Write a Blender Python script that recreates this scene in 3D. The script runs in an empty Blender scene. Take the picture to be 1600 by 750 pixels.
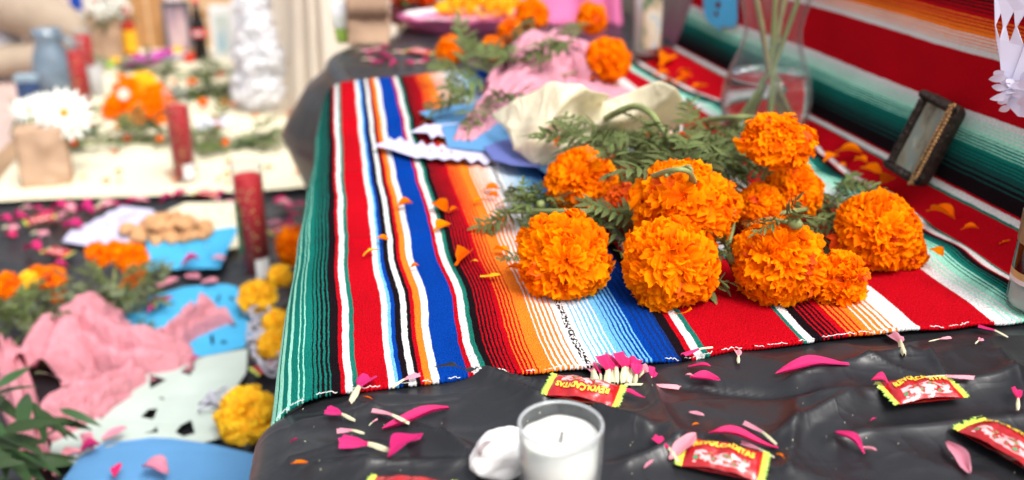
import bpy, math, random
import numpy as np
from math import sin, cos, pi, radians, atan, sqrt, atan2, exp
from mathutils import Vector, Matrix, noise
from mathutils.geometry import tessellate_polygon
random.seed(7)
S = bpy.context.scene
COL = S.collection
# ------------------------------------------------------------------ camera
FPX = 1570.0                                    # focal length in pixels of a 1600 px wide picture
TILT = atan(650 / FPX); YAW = atan(290 / sqrt(FPX * FPX + 650 * 650)); CH = 0.384
FW = Vector((sin(YAW) * cos(TILT), cos(YAW) * cos(TILT), -sin(TILT)))
RT = Vector((cos(YAW), -sin(YAW), 0)); UP = RT.cross(FW); CAM = Vector((0, 0, CH))
cd = bpy.data.cameras.new('camera'); cam = bpy.data.objects.new('camera', cd); COL.objects.link(cam)
cam.matrix_world = Matrix((RT, UP, -FW)).transposed().to_4x4(); cam.location = CAM
cd.sensor_width = 36; cd.lens = 36 * FPX / 1600; cd.clip_start = 0.02; cd.clip_end = 2000
cd.dof.use_dof = True; cd.dof.focus_distance = 0.785; cd.dof.aperture_fstop = 3.5; cd.dof.aperture_blades = 9
S.camera = cam
# ------------------------------------------------------------------ world, sun, exposure
SUN_EL, SUN_AZ = radians(57), radians(150)      # azimuth measured from +Y towards +X
w = bpy.data.worlds.new('World'); S.world = w; w.use_nodes = True
nt = w.node_tree; bg = nt.nodes['Background']
sky = nt.nodes.new('ShaderNodeTexSky'); sky.sky_type = 'NISHITA'; sky.sun_disc = False
sky.sun_elevation = SUN_EL; sky.sun_rotation = SUN_AZ; sky.air_density = 1.0; sky.dust_density = 6.0; sky.ozone_density = 1.0
hs = nt.nodes.new('ShaderNodeHueSaturation'); hs.inputs['Saturation'].default_value = 0.28
nt.links.new(sky.outputs[0], hs.inputs['Color']); nt.links.new(hs.outputs[0], bg.inputs['Color'])
bg.inputs['Strength'].default_value = 0.15
sl = bpy.data.lights.new('sun', 'SUN'); sun = bpy.data.objects.new('sun', sl); COL.objects.link(sun)
sl.energy = 1.3; sl.angle = radians(22); sl.color = (1.0, 0.955, 0.90)
sd = Vector((sin(SUN_AZ) * cos(SUN_EL), cos(SUN_AZ) * cos(SUN_EL), sin(SUN_EL)))
sun.rotation_euler = sd.to_track_quat('Z', 'Y').to_euler()
S.view_settings.view_transform = 'Standard'; S.view_settings.look = 'None'
S.view_settings.exposure = 0.76; S.view_settings.gamma = 1.0
S.cycles.max_bounces = 9; S.cycles.transmission_bounces = 8; S.cycles.transparent_max_bounces = 8
S.cycles.caustics_reflective = False; S.cycles.caustics_refractive = True; S.cycles.sample_clamp_indirect = 6; S.cycles.use_denoising = True

# ------------------------------------------------------------------ helpers: places
def ray(px, py): return FW + RT * ((px - 800) / FPX) - UP * ((py - 375) / FPX)
def P(px, py, z=0.0):
    """point at height z in the place, seen at photograph pixel px,py"""
    r = ray(px, py); return CAM + r * ((z - CH) / r.z)
def depth(p): return (Vector(p) - CAM).dot(FW)
def smooth(a, b, x):
    t = min(1, max(0, (x - a) / (b - a))); return t * t * (3 - 2 * t)
def nz(x, y, z=0.0): return noise.noise(Vector((x, y, z)))
LOW = -0.38
# ------------------------------------------------------------------ helpers: objects
WM = {}
def link(o, parent=None, M=None):
    COL.objects.link(o); M = M if M is not None else Matrix.Identity(4)
    WM[o] = M
    if parent is not None:
        o.parent = parent; o.matrix_basis = WM[parent].inverted() @ M
    else: o.matrix_basis = M
    return o
def tag(o, label=None, cat=None, group=None, kind=None):
    if label: o['label'] = label
    if cat: o['category'] = cat
    if group: o['group'] = group
    if kind: o['kind'] = kind
    return o
def thing(name, label, cat, loc, group=None):
    return tag(link(bpy.data.objects.new(name, None), None, Matrix.Translation(loc)), label, cat, group)
def mesh(name, v, f, mats, smoothf=True, mi=None, uv=None):
    m = bpy.data.meshes.new(name); m.from_pydata([tuple(p) for p in v], [], f)
    for x in (mats if isinstance(mats, (list, tuple)) else [mats]): m.materials.append(x)
    if smoothf: m.polygons.foreach_set('use_smooth', [True] * len(m.polygons))
    if mi is not None: m.polygons.foreach_set('material_index', mi)
    if uv is not None:
        l = m.uv_layers.new(name='UVMap'); idx = np.empty(len(m.loops), int); m.loops.foreach_get('vertex_index', idx)
        l.data.foreach_set('uv', np.array(uv, float)[idx].ravel())
    m.update(); return m
def put(name, m, parent=None, M=None): return link(bpy.data.objects.new(name, m), parent, M)
def local(v, root): 
    i = WM[root].inverted(); return [i @ Vector(p) for p in v]
def world_part(name, root, v, f, mats, **k):
    """mesh given in world coordinates, placed under root"""
    M = WM[root]; i = M.inverted()
    return put(name, mesh(name, [i @ Vector(p) for p in v], f, mats, **k), root, M)
def solid(o, t, off=-1):
    s = o.modifiers.new('thickness', 'SOLIDIFY'); s.thickness = t; s.offset = off; return o
def grid_faces(nu, nv, closed=False):
    f = []
    for i in range(nu - 1):
        for j in range(nv if closed else nv - 1):
            k = (j + 1) % nv
            f.append((i * nv + j, i * nv + k, (i + 1) * nv + k, (i + 1) * nv + j))
    return f
def lathe(prof, n=32, cap0=True, cap1=True):
    v = []; 
    for r, z in prof:
        for j in range(n): v.append((r * cos(2 * pi * j / n), r * sin(2 * pi * j / n), z))
    f = [(a, b, c, d) for a, b, c, d in grid_faces(len(prof), n, True)]
    if cap0: f.append(tuple(reversed(range(n))))
    if cap1: f.append(tuple(range((len(prof) - 1) * n, len(prof) * n)))
    return v, f
def tube(pts, rad, n=8):
    pts = [Vector(p) for p in pts]; v = []; f = []
    if not isinstance(rad, (list, tuple)): rad = [rad] * len(pts)
    up = Vector((0.13, 0.2, 1)).normalized()
    for i, p in enumerate(pts):
        t = (pts[min(i + 1, len(pts) - 1)] - pts[max(i - 1, 0)]).normalized()
        a = t.cross(up); a = a.normalized() if a.length > 1e-4 else Vector((1, 0, 0)); b = t.cross(a)
        for j in range(n): v.append(p + (a * cos(2 * pi * j / n) + b * sin(2 * pi * j / n)) * rad[i])
    f = grid_faces(len(pts), n, True); f.append(tuple(reversed(range(n)))); f.append(tuple(range((len(pts) - 1) * n, len(pts) * n)))
    return v, f
def box(x0, x1, y0, y1, z0, z1):
    v = [(x, y, z) for x in (x0, x1) for y in (y0, y1) for z in (z0, z1)]
    return v, [(0, 1, 3, 2), (4, 6, 7, 5), (0, 4, 5, 1), (2, 3, 7, 6), (0, 2, 6, 4), (1, 5, 7, 3)]
def rbox(sx, sy, sz, r, z0=0.0, n=4):
    """box with rounded vertical corners"""
    ring = []
    for cx, cy, a0 in ((1, 1, 0), (-1, 1, 90), (-1, -1, 180), (1, -1, 270)):
        for k in range(n + 1):
            a = radians(a0 + 90 * k / n); ring.append((cx * (sx / 2 - r) + r * cos(a), cy * (sy / 2 - r) + r * sin(a)))
    N = len(ring); v = []
    for z, s in ((z0, 0.97), (z0 + r * .4, 1), (z0 + sz - r * .4, 1), (z0 + sz, 0.97)):
        v += [(x * s, y * s, z) for x, y in ring]
    f = grid_faces(4, N, True); f.append(tuple(reversed(range(N)))); f.append(tuple(range(3 * N, 4 * N))); return v, f
def joined(chunks):
    V = []; F = []
    for v, f in chunks:
        o = len(V); V += [Vector(p) for p in v]; F += [tuple(i + o for i in q) for q in f]
    return V, F
def spline(pts, n):
    pts = [Vector(p) for p in pts]; out = []
    for i in range(n):
        t = i / (n - 1) * (len(pts) - 1); k = min(int(t), len(pts) - 2); u = t - k
        p0 = pts[max(k - 1, 0)]; p1 = pts[k]; p2 = pts[k + 1]; p3 = pts[min(k + 2, len(pts) - 1)]
        out.append(.5 * ((2 * p1) + (p2 - p0) * u + (2 * p0 - 5 * p1 + 4 * p2 - p3) * u * u + (3 * p1 - p0 - 3 * p2 + p3) * u ** 3))
    return out
# ------------------------------------------------------------------ helpers: materials
def srgb(r, g, b): return tuple(((c / 255 / 12.92) if c <= 10 else ((c / 255 + .055) / 1.055) ** 2.4) for c in (r, g, b))
MATS = {}
def mat(name, col, rough=.7, var=.12, vscale=40., bump=.0, bscale=200., spec=.3, trans=0., ior=1.45, island=0., hue=.0,
        translucent=0., sheen=0., coat=0., dist=.002, tip=None):
    m = bpy.data.materials.new(name); m.use_nodes = True; t = m.node_tree; N = t.nodes; L = t.links
    b = N['Principled BSDF']; out = N['Material Output']
    b.inputs['Roughness'].default_value = rough; b.inputs['Specular IOR Level'].default_value = spec
    b.inputs['IOR'].default_value = ior; b.inputs['Transmission Weight'].default_value = trans
    b.inputs['Sheen Weight'].default_value = sheen; b.inputs['Coat Weight'].default_value = coat
    rgb = N.new('ShaderNodeRGB'); rgb.outputs[0].default_value = (*col, 1); c = rgb.outputs[0]
    tc = N.new('ShaderNodeTexCoord')
    if tip:
        uv = N.new('ShaderNodeUVMap'); sp = N.new('ShaderNodeSeparateXYZ'); L.new(uv.outputs[0], sp.inputs[0])
        mx = N.new('ShaderNodeMix'); mx.data_type = 'RGBA'; L.new(sp.outputs[1], mx.inputs[0]); L.new(c, mx.inputs[6])
        mx.inputs[7].default_value = (*tip, 1); c = mx.outputs[2]
    if var or island or hue:
        h = N.new('ShaderNodeHueSaturation'); L.new(c, h.inputs['Color']); c = h.outputs[0]
        n = N.new('ShaderNodeTexNoise'); n.inputs['Scale'].default_value = vscale; n.inputs['Detail'].default_value = 4
        L.new(tc.outputs['Object'], n.inputs['Vector'])
        mr = N.new('ShaderNodeMapRange'); mr.inputs[1].default_value = .25; mr.inputs[2].default_value = .75
        mr.inputs[3].default_value = 1 - var; mr.inputs[4].default_value = 1 + var; L.new(n.outputs[0], mr.inputs[0]); val = mr.outputs[0]
        if island or hue:
            oi = N.new('ShaderNodeObjectInfo'); ge = N.new('ShaderNodeNewGeometry')
            ad = N.new('ShaderNodeMath'); ad.operation = 'ADD'; L.new(oi.outputs['Random'], ad.inputs[0]); L.new(ge.outputs['Random Per Island'], ad.inputs[1])
            fr = N.new('ShaderNodeMath'); fr.operation = 'FRACT'; L.new(ad.outputs[0], fr.inputs[0])
            m2 = N.new('ShaderNodeMapRange'); m2.inputs[3].default_value = 1 - island; m2.inputs[4].default_value = 1 + island; L.new(fr.outputs[0], m2.inputs[0])
            mu = N.new('ShaderNodeMath'); mu.operation = 'MULTIPLY'; L.new(val, mu.inputs[0]); L.new(m2.outputs[0], mu.inputs[1]); val = mu.outputs[0]
            m3 = N.new('ShaderNodeMapRange'); m3.inputs[3].default_value = .5 - hue; m3.inputs[4].default_value = .5 + hue; L.new(fr.outputs[0], m3.inputs[0])
            L.new(m3.outputs[0], h.inputs['Hue'])
        L.new(val, h.inputs['Value'])
    L.new(c, b.inputs['Base Color'])
    if bump:
        n = N.new('ShaderNodeTexNoise'); n.inputs['Scale'].default_value = bscale; n.inputs['Detail'].default_value = 5
        L.new(tc.outputs['Object'], n.inputs['Vector']); bp = N.new('ShaderNodeBump')
        bp.inputs['Strength'].default_value = bump; bp.inputs['Distance'].default_value = dist
        L.new(n.outputs[0], bp.inputs['Height']); L.new(bp.outputs[0], b.inputs['Normal'])
    if translucent:
        tl = N.new('ShaderNodeBsdfTranslucent'); L.new(c, tl.inputs['Color']); ms = N.new('ShaderNodeMixShader')
        ms.inputs[0].default_value = translucent; L.new(b.outputs[0], ms.inputs[1]); L.new(tl.outputs[0], ms.inputs[2]); L.new(ms.outputs[0], out.inputs['Surface'])
    MATS[name] = m; return m
M_ORANGE = mat('marigold_orange', (.84, .100, .0), .7, .10, 60, island=.15, hue=.010, translucent=.38, tip=(1.0, .275, .0), spec=.05)
M_CORE = mat('marigold_heart', (.70, .08, .0), .8, .2, 90)
M_YELLOW = mat('marigold_yellow', (1.0, .42, .002), .7, .10, 60, island=.15, hue=.008, translucent=.28, tip=(1.0, .64, .03), spec=.2)
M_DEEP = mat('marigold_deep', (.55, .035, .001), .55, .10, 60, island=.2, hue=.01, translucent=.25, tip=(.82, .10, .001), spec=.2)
M_LEAF = mat('marigold_leaf', (.082, .120, .026), .55, .25, 60, island=.35, hue=.02, translucent=.18, bump=.3, bscale=300, spec=.35, tip=(.17, .19, .075))
M_PALELEAF = mat('pale_leaf', (.16, .19, .10), .6, .2, 60, island=.3, hue=.02, translucent=.2, spec=.35)
M_DARKLEAF = mat('dark_leaf', (.035, .075, .025), .45, .25, 40, island=.3, hue=.02, translucent=.15, spec=.4)
M_STEM = mat('green_stem', (.21, .25, .09), .5, .2, 60, spec=.4, island=.15)
M_DRYSTEM = mat('dry_stem', (.28, .24, .12), .6, .25, 60, island=.15)
M_PINK = mat('magenta_petal', (.54, .010, .115), .55, .32, 110, island=.18, hue=.01, translucent=.2, spec=.3, tip=(.64, .025, .17), bump=.25, bscale=250)
M_PALEPINK = mat('pale_pink_petal', (.72, .22, .30), .55, .32, 110, island=.15, hue=.01, translucent=.2, tip=(.78, .33, .40), bump=.25, bscale=250)
M_CLAW = mat('petal_claw', (.62, .58, .40), .6, .2, 150, island=.15, tip=(.45, .45, .24))
M_PLASTIC = mat('black_plastic', (.0145, .015, .0175), .34, .12, 8, bump=.12, bscale=70, spec=.55, dist=.002)
def fine_creases(m, amp, sc):
    t = m.node_tree; N = t.nodes; L = t.links; b = N['Principled BSDF']; prev = b.inputs['Normal'].links[0].from_node; tc = N.new('ShaderNodeTexCoord'); h = None
    for k, (sx, sy, rot, am) in enumerate(((22, 9, .5, 1.), (16, 34, -.3, .7), (60, 40, .9, .35))):
        mp = N.new('ShaderNodeMapping'); mp.inputs['Scale'].default_value = (sx * sc, sy * sc, 12 * sc); mp.inputs['Rotation'].default_value = (0, 0, rot); L.new(tc.outputs['Object'], mp.inputs[0])
        n = N.new('ShaderNodeTexNoise'); n.inputs['Scale'].default_value = 1; n.inputs['Detail'].default_value = 1; n.inputs['Distortion'].default_value = .6; L.new(mp.outputs[0], n.inputs[0])
        a = N.new('ShaderNodeMath'); a.operation = 'SUBTRACT'; L.new(n.outputs[0], a.inputs[0]); a.inputs[1].default_value = .5
        q = N.new('ShaderNodeMath'); q.operation = 'ABSOLUTE'; L.new(a.outputs[0], q.inputs[0])
        c = N.new('ShaderNodeMapRange'); c.inputs[1].default_value = 0; c.inputs[2].default_value = .09; c.inputs[3].default_value = am; c.inputs[4].default_value = 0; L.new(q.outputs[0], c.inputs[0])
        if h is None: h = c.outputs[0]
        else: ad = N.new('ShaderNodeMath'); L.new(h, ad.inputs[0]); L.new(c.outputs[0], ad.inputs[1]); h = ad.outputs[0]
    bp = N.new('ShaderNodeBump'); bp.inputs['Strength'].default_value = .7; bp.inputs['Distance'].default_value = amp; L.new(h, bp.inputs['Height']); L.new(prev.outputs[0], bp.inputs['Normal']); L.new(bp.outputs[0], b.inputs['Normal'])
fine_creases(M_PLASTIC, .00055, .8)
M_TISSUE = mat('pink_tissue', (.70, .29, .34), .75, .10, 14, bump=.5, bscale=90, translucent=.2, dist=.002, spec=.1)
M_TISSUE2 = mat('rose_tissue', (.74, .34, .43), .75, .10, 14, bump=.5, bscale=90, translucent=.2, dist=.002, spec=.1)
M_CREAMP = mat('cream_paper', (.98, .93, .73), .7, .04, 20, bump=.15, bscale=60, translucent=.42, dist=.003, spec=.15)
M_YCLOTH = mat('yellow_cloth', (.70, .64, .47), .9, .05, 10, bump=.3, bscale=60, spec=.1)
M_CREAMCL = mat('cream_cloth', (.66, .58, .49), .9, .05, 10, bump=.3, bscale=30, spec=.1)
M_BLUEP = mat('blue_tissue', (.07, .42, .72), .7, .08, 20, bump=.2, bscale=60, translucent=.12, spec=.15)
M_BLUEP2 = mat('sky_blue_paper', (.11, .29, .54), .7, .06, 20, bump=.2, bscale=60, translucent=.12, spec=.15)
M_LAV = mat('lavender_tissue', (.60, .58, .77), .7, .08, 20, bump=.2, bscale=60, translucent=.15, spec=.15)
M_LAV2 = mat('pale_lavender_tissue', (.66, .64, .78), .7, .06, 20, bump=.2, bscale=60, translucent=.2, spec=.1)
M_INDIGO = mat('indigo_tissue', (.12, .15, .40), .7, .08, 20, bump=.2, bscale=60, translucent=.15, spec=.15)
M_MINT = mat('mint_paper', (.50, .58, .53), .75, .07, 18, bump=.25, bscale=50, translucent=.12, spec=.15)
M_WHITE = mat('white_tissue', (.93, .93, .95), .8, .04, 30, bump=.2, bscale=80, translucent=.45, spec=.1)
M_WHITEPET = mat('white_petal', (.80, .80, .74), .7, .05, 40, translucent=.2, island=.08)
M_KRAFT = mat('kraft_paper', (.46, .31, .21), .85, .10, 25, bump=.3, bscale=90, spec=.1)
M_CARD = mat('cardboard', (.45, .24, .10), .85, .10, 20, bump=.2, bscale=90, spec=.1)
M_CARD2 = mat('pale_cardboard', (.62, .42, .24), .85, .10, 20, bump=.2, bscale=90, spec=.1)
M_GLASS = mat('clear_glass', (.95, .97, .96), .02, 0, spec=.5, trans=1., ior=1.45)
def thin_glass(name, tint, edge, refl=.45, p0=.25, pale=.35):  # pale mixes diffuse grey into grazing edges, standing in for light caught there
    m = bpy.data.materials.new(name); m.use_nodes = True; t = m.node_tree; N = t.nodes; L = t.links; N.remove(N['Principled BSDF']); out = N['Material Output']
    lw = N.new('ShaderNodeLayerWeight'); lw.inputs['Blend'].default_value = .25; rp = N.new('ShaderNodeValToRGB'); e = rp.color_ramp.elements
    e[0].position = p0; e[0].color = (*tint, 1); e[1].position = .95; e[1].color = (*edge, 1); L.new(lw.outputs['Facing'], rp.inputs[0])
    tr = N.new('ShaderNodeBsdfTransparent'); L.new(rp.outputs[0], tr.inputs['Color']); gl = N.new('ShaderNodeBsdfGlossy'); gl.inputs['Roughness'].default_value = .03
    fr = N.new('ShaderNodeFresnel'); ge = N.new('ShaderNodeNewGeometry'); io = N.new('ShaderNodeMapRange'); io.inputs[3].default_value = 1.45; io.inputs[4].default_value = 1 / 1.45
    L.new(ge.outputs['Backfacing'], io.inputs[0]); L.new(io.outputs[0], fr.inputs['IOR'])
    ms = N.new('ShaderNodeMixShader'); fm = N.new('ShaderNodeMath'); fm.operation = 'MULTIPLY'; fm.inputs[1].default_value = refl; L.new(fr.outputs[0], fm.inputs[0]); L.new(fm.outputs[0], ms.inputs[0]); L.new(tr.outputs[0], ms.inputs[1]); L.new(gl.outputs[0], ms.inputs[2]); df = N.new('ShaderNodeBsdfDiffuse'); df.inputs['Color'].default_value = (.62, .66, .66, 1); r2 = N.new('ShaderNodeMapRange'); r2.inputs[1].default_value = .45; r2.inputs[2].default_value = .95; r2.inputs[3].default_value = pale * .05; r2.inputs[4].default_value = pale
    L.new(lw.outputs['Facing'], r2.inputs[0]); m2 = N.new('ShaderNodeMixShader'); L.new(r2.outputs[0], m2.inputs[0]); L.new(ms.outputs[0], m2.inputs[1]); L.new(df.outputs[0], m2.inputs[2]); L.new(m2.outputs[0], out.inputs['Surface']); return m
M_THIN = thin_glass('thin_glass', (.97, .98, .98), (.50, .54, .56), .45, .25, .42)
M_THICK = thin_glass('thick_glass', (.96, .975, .975), (.30, .33, .35), .8, .35, .6)
M_RIM = mat('glass_rim', (.42, .45, .46), .08, .05, 20, spec=.8)  # light grey base colour stands in for sky reflected along the glass rims
M_WATER = mat('water', (.93, .97, .96), .0, 0, spec=.5, trans=1., ior=1.33)
M_WAX = mat('white_wax', (.80, .79, .75), .45, .04, 30, spec=.4, translucent=.1)
M_REDWAX = mat('red_wax', (.44, .004, .010), .5, .15, 25, spec=.15)
M_PORC = mat('white_plaster', (.80, .79, .78), .5, .05, 30, bump=.2, bscale=80, spec=.4)
M_GREYSMEAR = mat('grey_smear', (.34, .29, .29), .6, .3, 90)
M_CRUST = mat('biscuit', (.52, .28, .13), .7, .25, 60, bump=.5, bscale=200, island=.15)
M_FRAME = mat('carved_dark_wood', (.018, .011, .008), .45, .5, 80, bump=.9, bscale=160, spec=.3, dist=.004)
M_BRASS = mat('worn_gilt', (.32, .17, .06), .4, .4, 120, bump=.4, bscale=200, spec=.5)
M_BLACK = mat('black_matte', (.012, .012, .013), .5, .2, 30)
M_KHAKI = mat('khaki_trousers', (.36, .29, .22), .9, .12, 12, bump=.5, bscale=40, dist=.01)
M_SKIN = mat('skin', (.42, .24, .16), .5, .1, 20)
M_SHIRT = mat('grey_shirt', (.28, .29, .32), .9, .1, 20, bump=.3, bscale=50)
M_HAIR = mat('dark_hair', (.02, .014, .01), .5, .3, 90)
M_SHOE = mat('black_shoe', (.012, .012, .014), .5, .2, 30)
M_SNEAK = mat('pale_sneaker', (.55, .55, .60), .7, .1, 30)
M_PAVE = mat('pink_pavement', (.50, .37, .33), .9, .12, 6, bump=.3, bscale=60)
M_WOOD = mat('table_wood', (.30, .19, .11), .7, .25, 12)
M_GREENPRINT = mat('green_print', (.03, .14, .06), .5, .25, 60)
M_GOLD = mat('gold_print', (.55, .38, .14), .4, .2, 60)
M_LABELW = mat('white_label', (.72, .72, .72), .6, .04, 40)
M_SAUCE = mat('hot_sauce', (.36, .02, .008), .25, .1, 40, spec=.5)
M_REDCAP = mat('red_cap', (.62, .03, .012), .4, .05, 40)
M_YLABEL = mat('yellow_label', (.80, .42, .02), .5, .1, 60)
M_COLA = mat('cola', (.010, .006, .006), .12, .1, 40, spec=.5)
M_CLABEL = mat('red_label', (.68, .05, .06), .45, .1, 60)
M_PURPLE = mat('purple_foil', (.40, .02, .30), .25, .3, 60, spec=.7, bump=.5, bscale=60)
M_DENIM = mat('blue_grey_glaze', (.13, .18, .23), .25, .3, 22, spec=.6, coat=.4)
M_NAVY = mat('navy_tin', (.03, .06, .14), .5, .7, 60)
M_ROYAL = mat('royal_blue', (.01, .07, .42), .5, .15, 30)
M_HOTPINK = mat('hot_pink_cloth', (.68, .16, .34), .85, .1, 12, bump=.4, bscale=40)
M_LIME = mat('lime_green', (.35, .55, .10), .6, .1, 30)
M_STRING = mat('pale_cord', (.48, .48, .55), .8, .1, 60)
M_INK = mat('dark_ink', (.03, .03, .09), .7, .1, 60)
M_SEAL = mat('lime_wrapper_end', (.36, .55, .10), .28, .12, 60, spec=.6, tip=(.62, .58, .06))
M_LETTER = mat('yellow_lettering', (.88, .62, .05), .3, .05, 60, spec=.5)
fine_creases(M_TISSUE, .0022, 2.2); fine_creases(M_TISSUE2, .0018, 2.5); fine_creases(M_CREAMP, .0016, 1.6)
# ------------------------------------------------------------------ serape material
def c255(*a): return srgb(*a)
TEAL = (.006, .17, .135); MINT = (.36, .80, .62); BLK = (.009, .005, .007); RED = (.46, .0022, .009); WHT = (.72, .72, .71)
GRN = (.012, .16, .12); LBL = (.15, .45, .74); BLU = (.001, .042, .30); NVY = (.006, .028, .16); ORG = (.90, .20, .018); DKT = (.008, .06, .055)
def X(px, row): return P(px, row).x
ST = []
def band(u, c): ST.append((u, c))
def blend(u0, u1, a, b, n):
    """thin lines of b on a, thickening until b takes over"""
    p = (u1 - u0) / n
    for i in range(n):
        fr = .24 + .46 * (i + .5) / n
        ST.append((u0 + i * p, a)); ST.append((u0 + (i + 1 - fr) * p, b))
band(-.3, TEAL); blend(-.150, -.105, BLK, TEAL, 5); blend(-.105, -.078, TEAL, MINT, 4)
blend(-.078, X(462, 567), MINT, TEAL, 3); 
for k, q in enumerate((462, 470)): band(X(q, 567), MINT); band(X(q + 3.4, 567), TEAL)
band(X(478, 567), TEAL); blend(X(480, 567), X(519, 567), TEAL, BLK, 5); band(X(519, 567), BLK)
for q, c in ((528, RED), (535, WHT), (545.5, GRN), (553, RED), (600, WHT), (610, LBL), (615.5, BLU), (622, BLK), (631.5, WHT), (641.5, BLK), (648, RED),
             (654.5, ORG), (666, WHT), (678, BLU), (722, RED), (730, WHT), (742, GRN), (749, BLK)): band(X(q, 567), c)
blend(X(757, 567), X(800, 567), BLK, RED, 6); blend(X(800, 567), X(836, 567), RED, ORG, 5); band(X(836, 567), ORG)
blend(X(848, 567), X(902, 567), ORG, WHT, 6); band(X(902, 567), WHT); SQ0, SQ1 = X(906, 567), X(917, 567)
blend(X(919, 567), X(972, 567), WHT, LBL, 6); blend(X(972, 567), X(1020, 567), LBL, BLU, 6); blend(X(1020, 567), X(1064, 567), BLU, NVY, 4)
band(X(1064, 567), BLK)
for q, c in ((1080, RED), (1090, WHT), (1104, GRN), (1113, RED)): band(X(q, 567), c)
band(X(1232, 520), GRN); band(X(1239, 520), WHT); band(X(1252, 520), BLK); blend(X(1262, 520), X(1305, 520), BLK, RED, 5)
blend(X(1305, 520), X(1346, 520), RED, ORG, 4); blend(X(1346, 520), X(1402, 520), ORG, WHT, 5); band(X(1402, 520), WHT); band(X(1432, 520), RED)
band(.514, WHT); blend(.522, .540, WHT, MINT, 3); blend(.540, .556, MINT, TEAL, 3); blend(.556, .569, TEAL, BLK, 3); band(.569, BLK)
for u, c in ((.574, RED), (.5765, WHT), (.5835, GRN), (.586, RED), (.640, GRN), (.643, WHT), (.651, RED), (.654, BLK)): band(u, c)
blend(.668, .690, BLK, DKT, 3); blend(.690, .708, DKT, TEAL, 4); blend(.708, .728, TEAL, MINT, 5); blend(.728, .746, MINT, WHT, 4); band(.746, WHT); band(.752, RED)
band(.825, WHT); blend(.830, .852, WHT, ORG, 5); blend(.852, .876, ORG, RED, 5); blend(.876, .902, RED, BLK, 5); band(.902, BLK)
for u, c in ((.912, GRN), (.918, WHT), (.926, RED), (.932, BLU), (.99, WHT), (1.0, ORG), (1.01, RED)): band(u, c)
ST.sort(key=lambda s: s[0])
def serape_material():
    m = bpy.data.materials.new('serape_wool'); m.use_nodes = True; t = m.node_tree; N = t.nodes; L = t.links; b = N['Principled BSDF']
    uv = N.new('ShaderNodeUVMap'); sp = N.new('ShaderNodeSeparateXYZ'); L.new(uv.outputs[0], sp.inputs[0])
    def wob(scx, scy, amp, det=2):
        mp = N.new('ShaderNodeMapping'); mp.inputs['Scale'].default_value = (scx, scy, 1); L.new(uv.outputs[0], mp.inputs['Vector'])
        n = N.new('ShaderNodeTexNoise'); n.inputs['Scale'].default_value = 1; n.inputs['Detail'].default_value = det; L.new(mp.outputs[0], n.inputs['Vector'])
        a = N.new('ShaderNodeMath'); a.operation = 'SUBTRACT'; L.new(n.outputs[0], a.inputs[0]); a.inputs[1].default_value = .5
        c = N.new('ShaderNodeMath'); c.operation = 'MULTIPLY'; L.new(a.outputs[0], c.inputs[0]); c.inputs[1].default_value = amp; return c.outputs[0], n.outputs[0]
    def add(a, c):
        n = N.new('ShaderNodeMath'); n.operation = 'ADD'; L.new(a, n.inputs[0]); L.new(c, n.inputs[1]); return n.outputs[0]
    w1, _ = wob(520, 640, .0021); w2, _ = wob(30, 45, .0022); u = add(add(sp.outputs[0], w1), w2)
    col = None; K = 30
    for s in range(0, len(ST), K):
        seg = ST[s:s + K]; u0 = seg[0][0]; u1 = ST[s + K][0] if s + K < len(ST) else seg[-1][0] + .05
        mr = N.new('ShaderNodeMapRange'); mr.inputs[1].default_value = u0; mr.inputs[2].default_value = u1; L.new(u, mr.inputs[0])
        cr = N.new('ShaderNodeValToRGB'); cr.color_ramp.interpolation = 'CONSTANT'; el = cr.color_ramp.elements
        while len(el) > 1: el.remove(el[-1])
        el[0].position = 0; el[0].color = (*seg[0][1], 1)
        for uu, c in seg[1:]:
            e = el.new((uu - u0) / (u1 - u0)); e.color = (*c, 1)
        L.new(mr.outputs[0], cr.inputs[0])
        if col is None: col = cr.outputs[0]
        else:
            g = N.new('ShaderNodeMath'); g.operation = 'GREATER_THAN'; L.new(u, g.inputs[0]); g.inputs[1].default_value = u0
            mx = N.new('ShaderNodeMix'); mx.data_type = 'RGBA'; L.new(g.outputs[0], mx.inputs[0]); L.new(col, mx.inputs[6]); L.new(cr.outputs[0], mx.inputs[7]); col = mx.outputs[2]
    # the single row of black stitches woven on the white ground
    mp = N.new('ShaderNodeMapping'); mp.inputs['Scale'].default_value = (620, 260, 1); mp.inputs['Rotation'].default_value = (0, 0, .35); L.new(uv.outputs[0], mp.inputs['Vector'])
    vo = N.new('ShaderNodeTexNoise'); vo.inputs['Scale'].default_value = 1.; vo.inputs['Detail'].default_value = 1; L.new(mp.outputs[0], vo.inputs['Vector'])
    g1 = N.new('ShaderNodeMath'); g1.operation = 'GREATER_THAN'; L.new(vo.outputs[0], g1.inputs[0]); g1.inputs[1].default_value = .50
    cm = N.new('ShaderNodeMath'); cm.operation = 'COMPARE'; L.new(u, cm.inputs[0]); cm.inputs[1].default_value = (SQ0 + SQ1) / 2; cm.inputs[2].default_value = (SQ1 - SQ0) / 2
    mu = N.new('ShaderNodeMath'); mu.operation = 'MULTIPLY'; L.new(g1.outputs[0], mu.inputs[0]); L.new(cm.outputs[0], mu.inputs[1])
    mx = N.new('ShaderNodeMix'); mx.data_type = 'RGBA'; L.new(mu.outputs[0], mx.inputs[0]); L.new(col, mx.inputs[6]); mx.inputs[7].default_value = (*BLK, 1); col = mx.outputs[2]
    # yarn flecks
    _, fl = wob(900, 420, 1, 3); _, fl2 = wob(14, 9, 1, 4)
    mr = N.new('ShaderNodeMapRange'); mr.inputs[1].default_value = .3; mr.inputs[2].default_value = .7; mr.inputs[3].default_value = .66; mr.inputs[4].default_value = 1.24; L.new(fl, mr.inputs[0])
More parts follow.
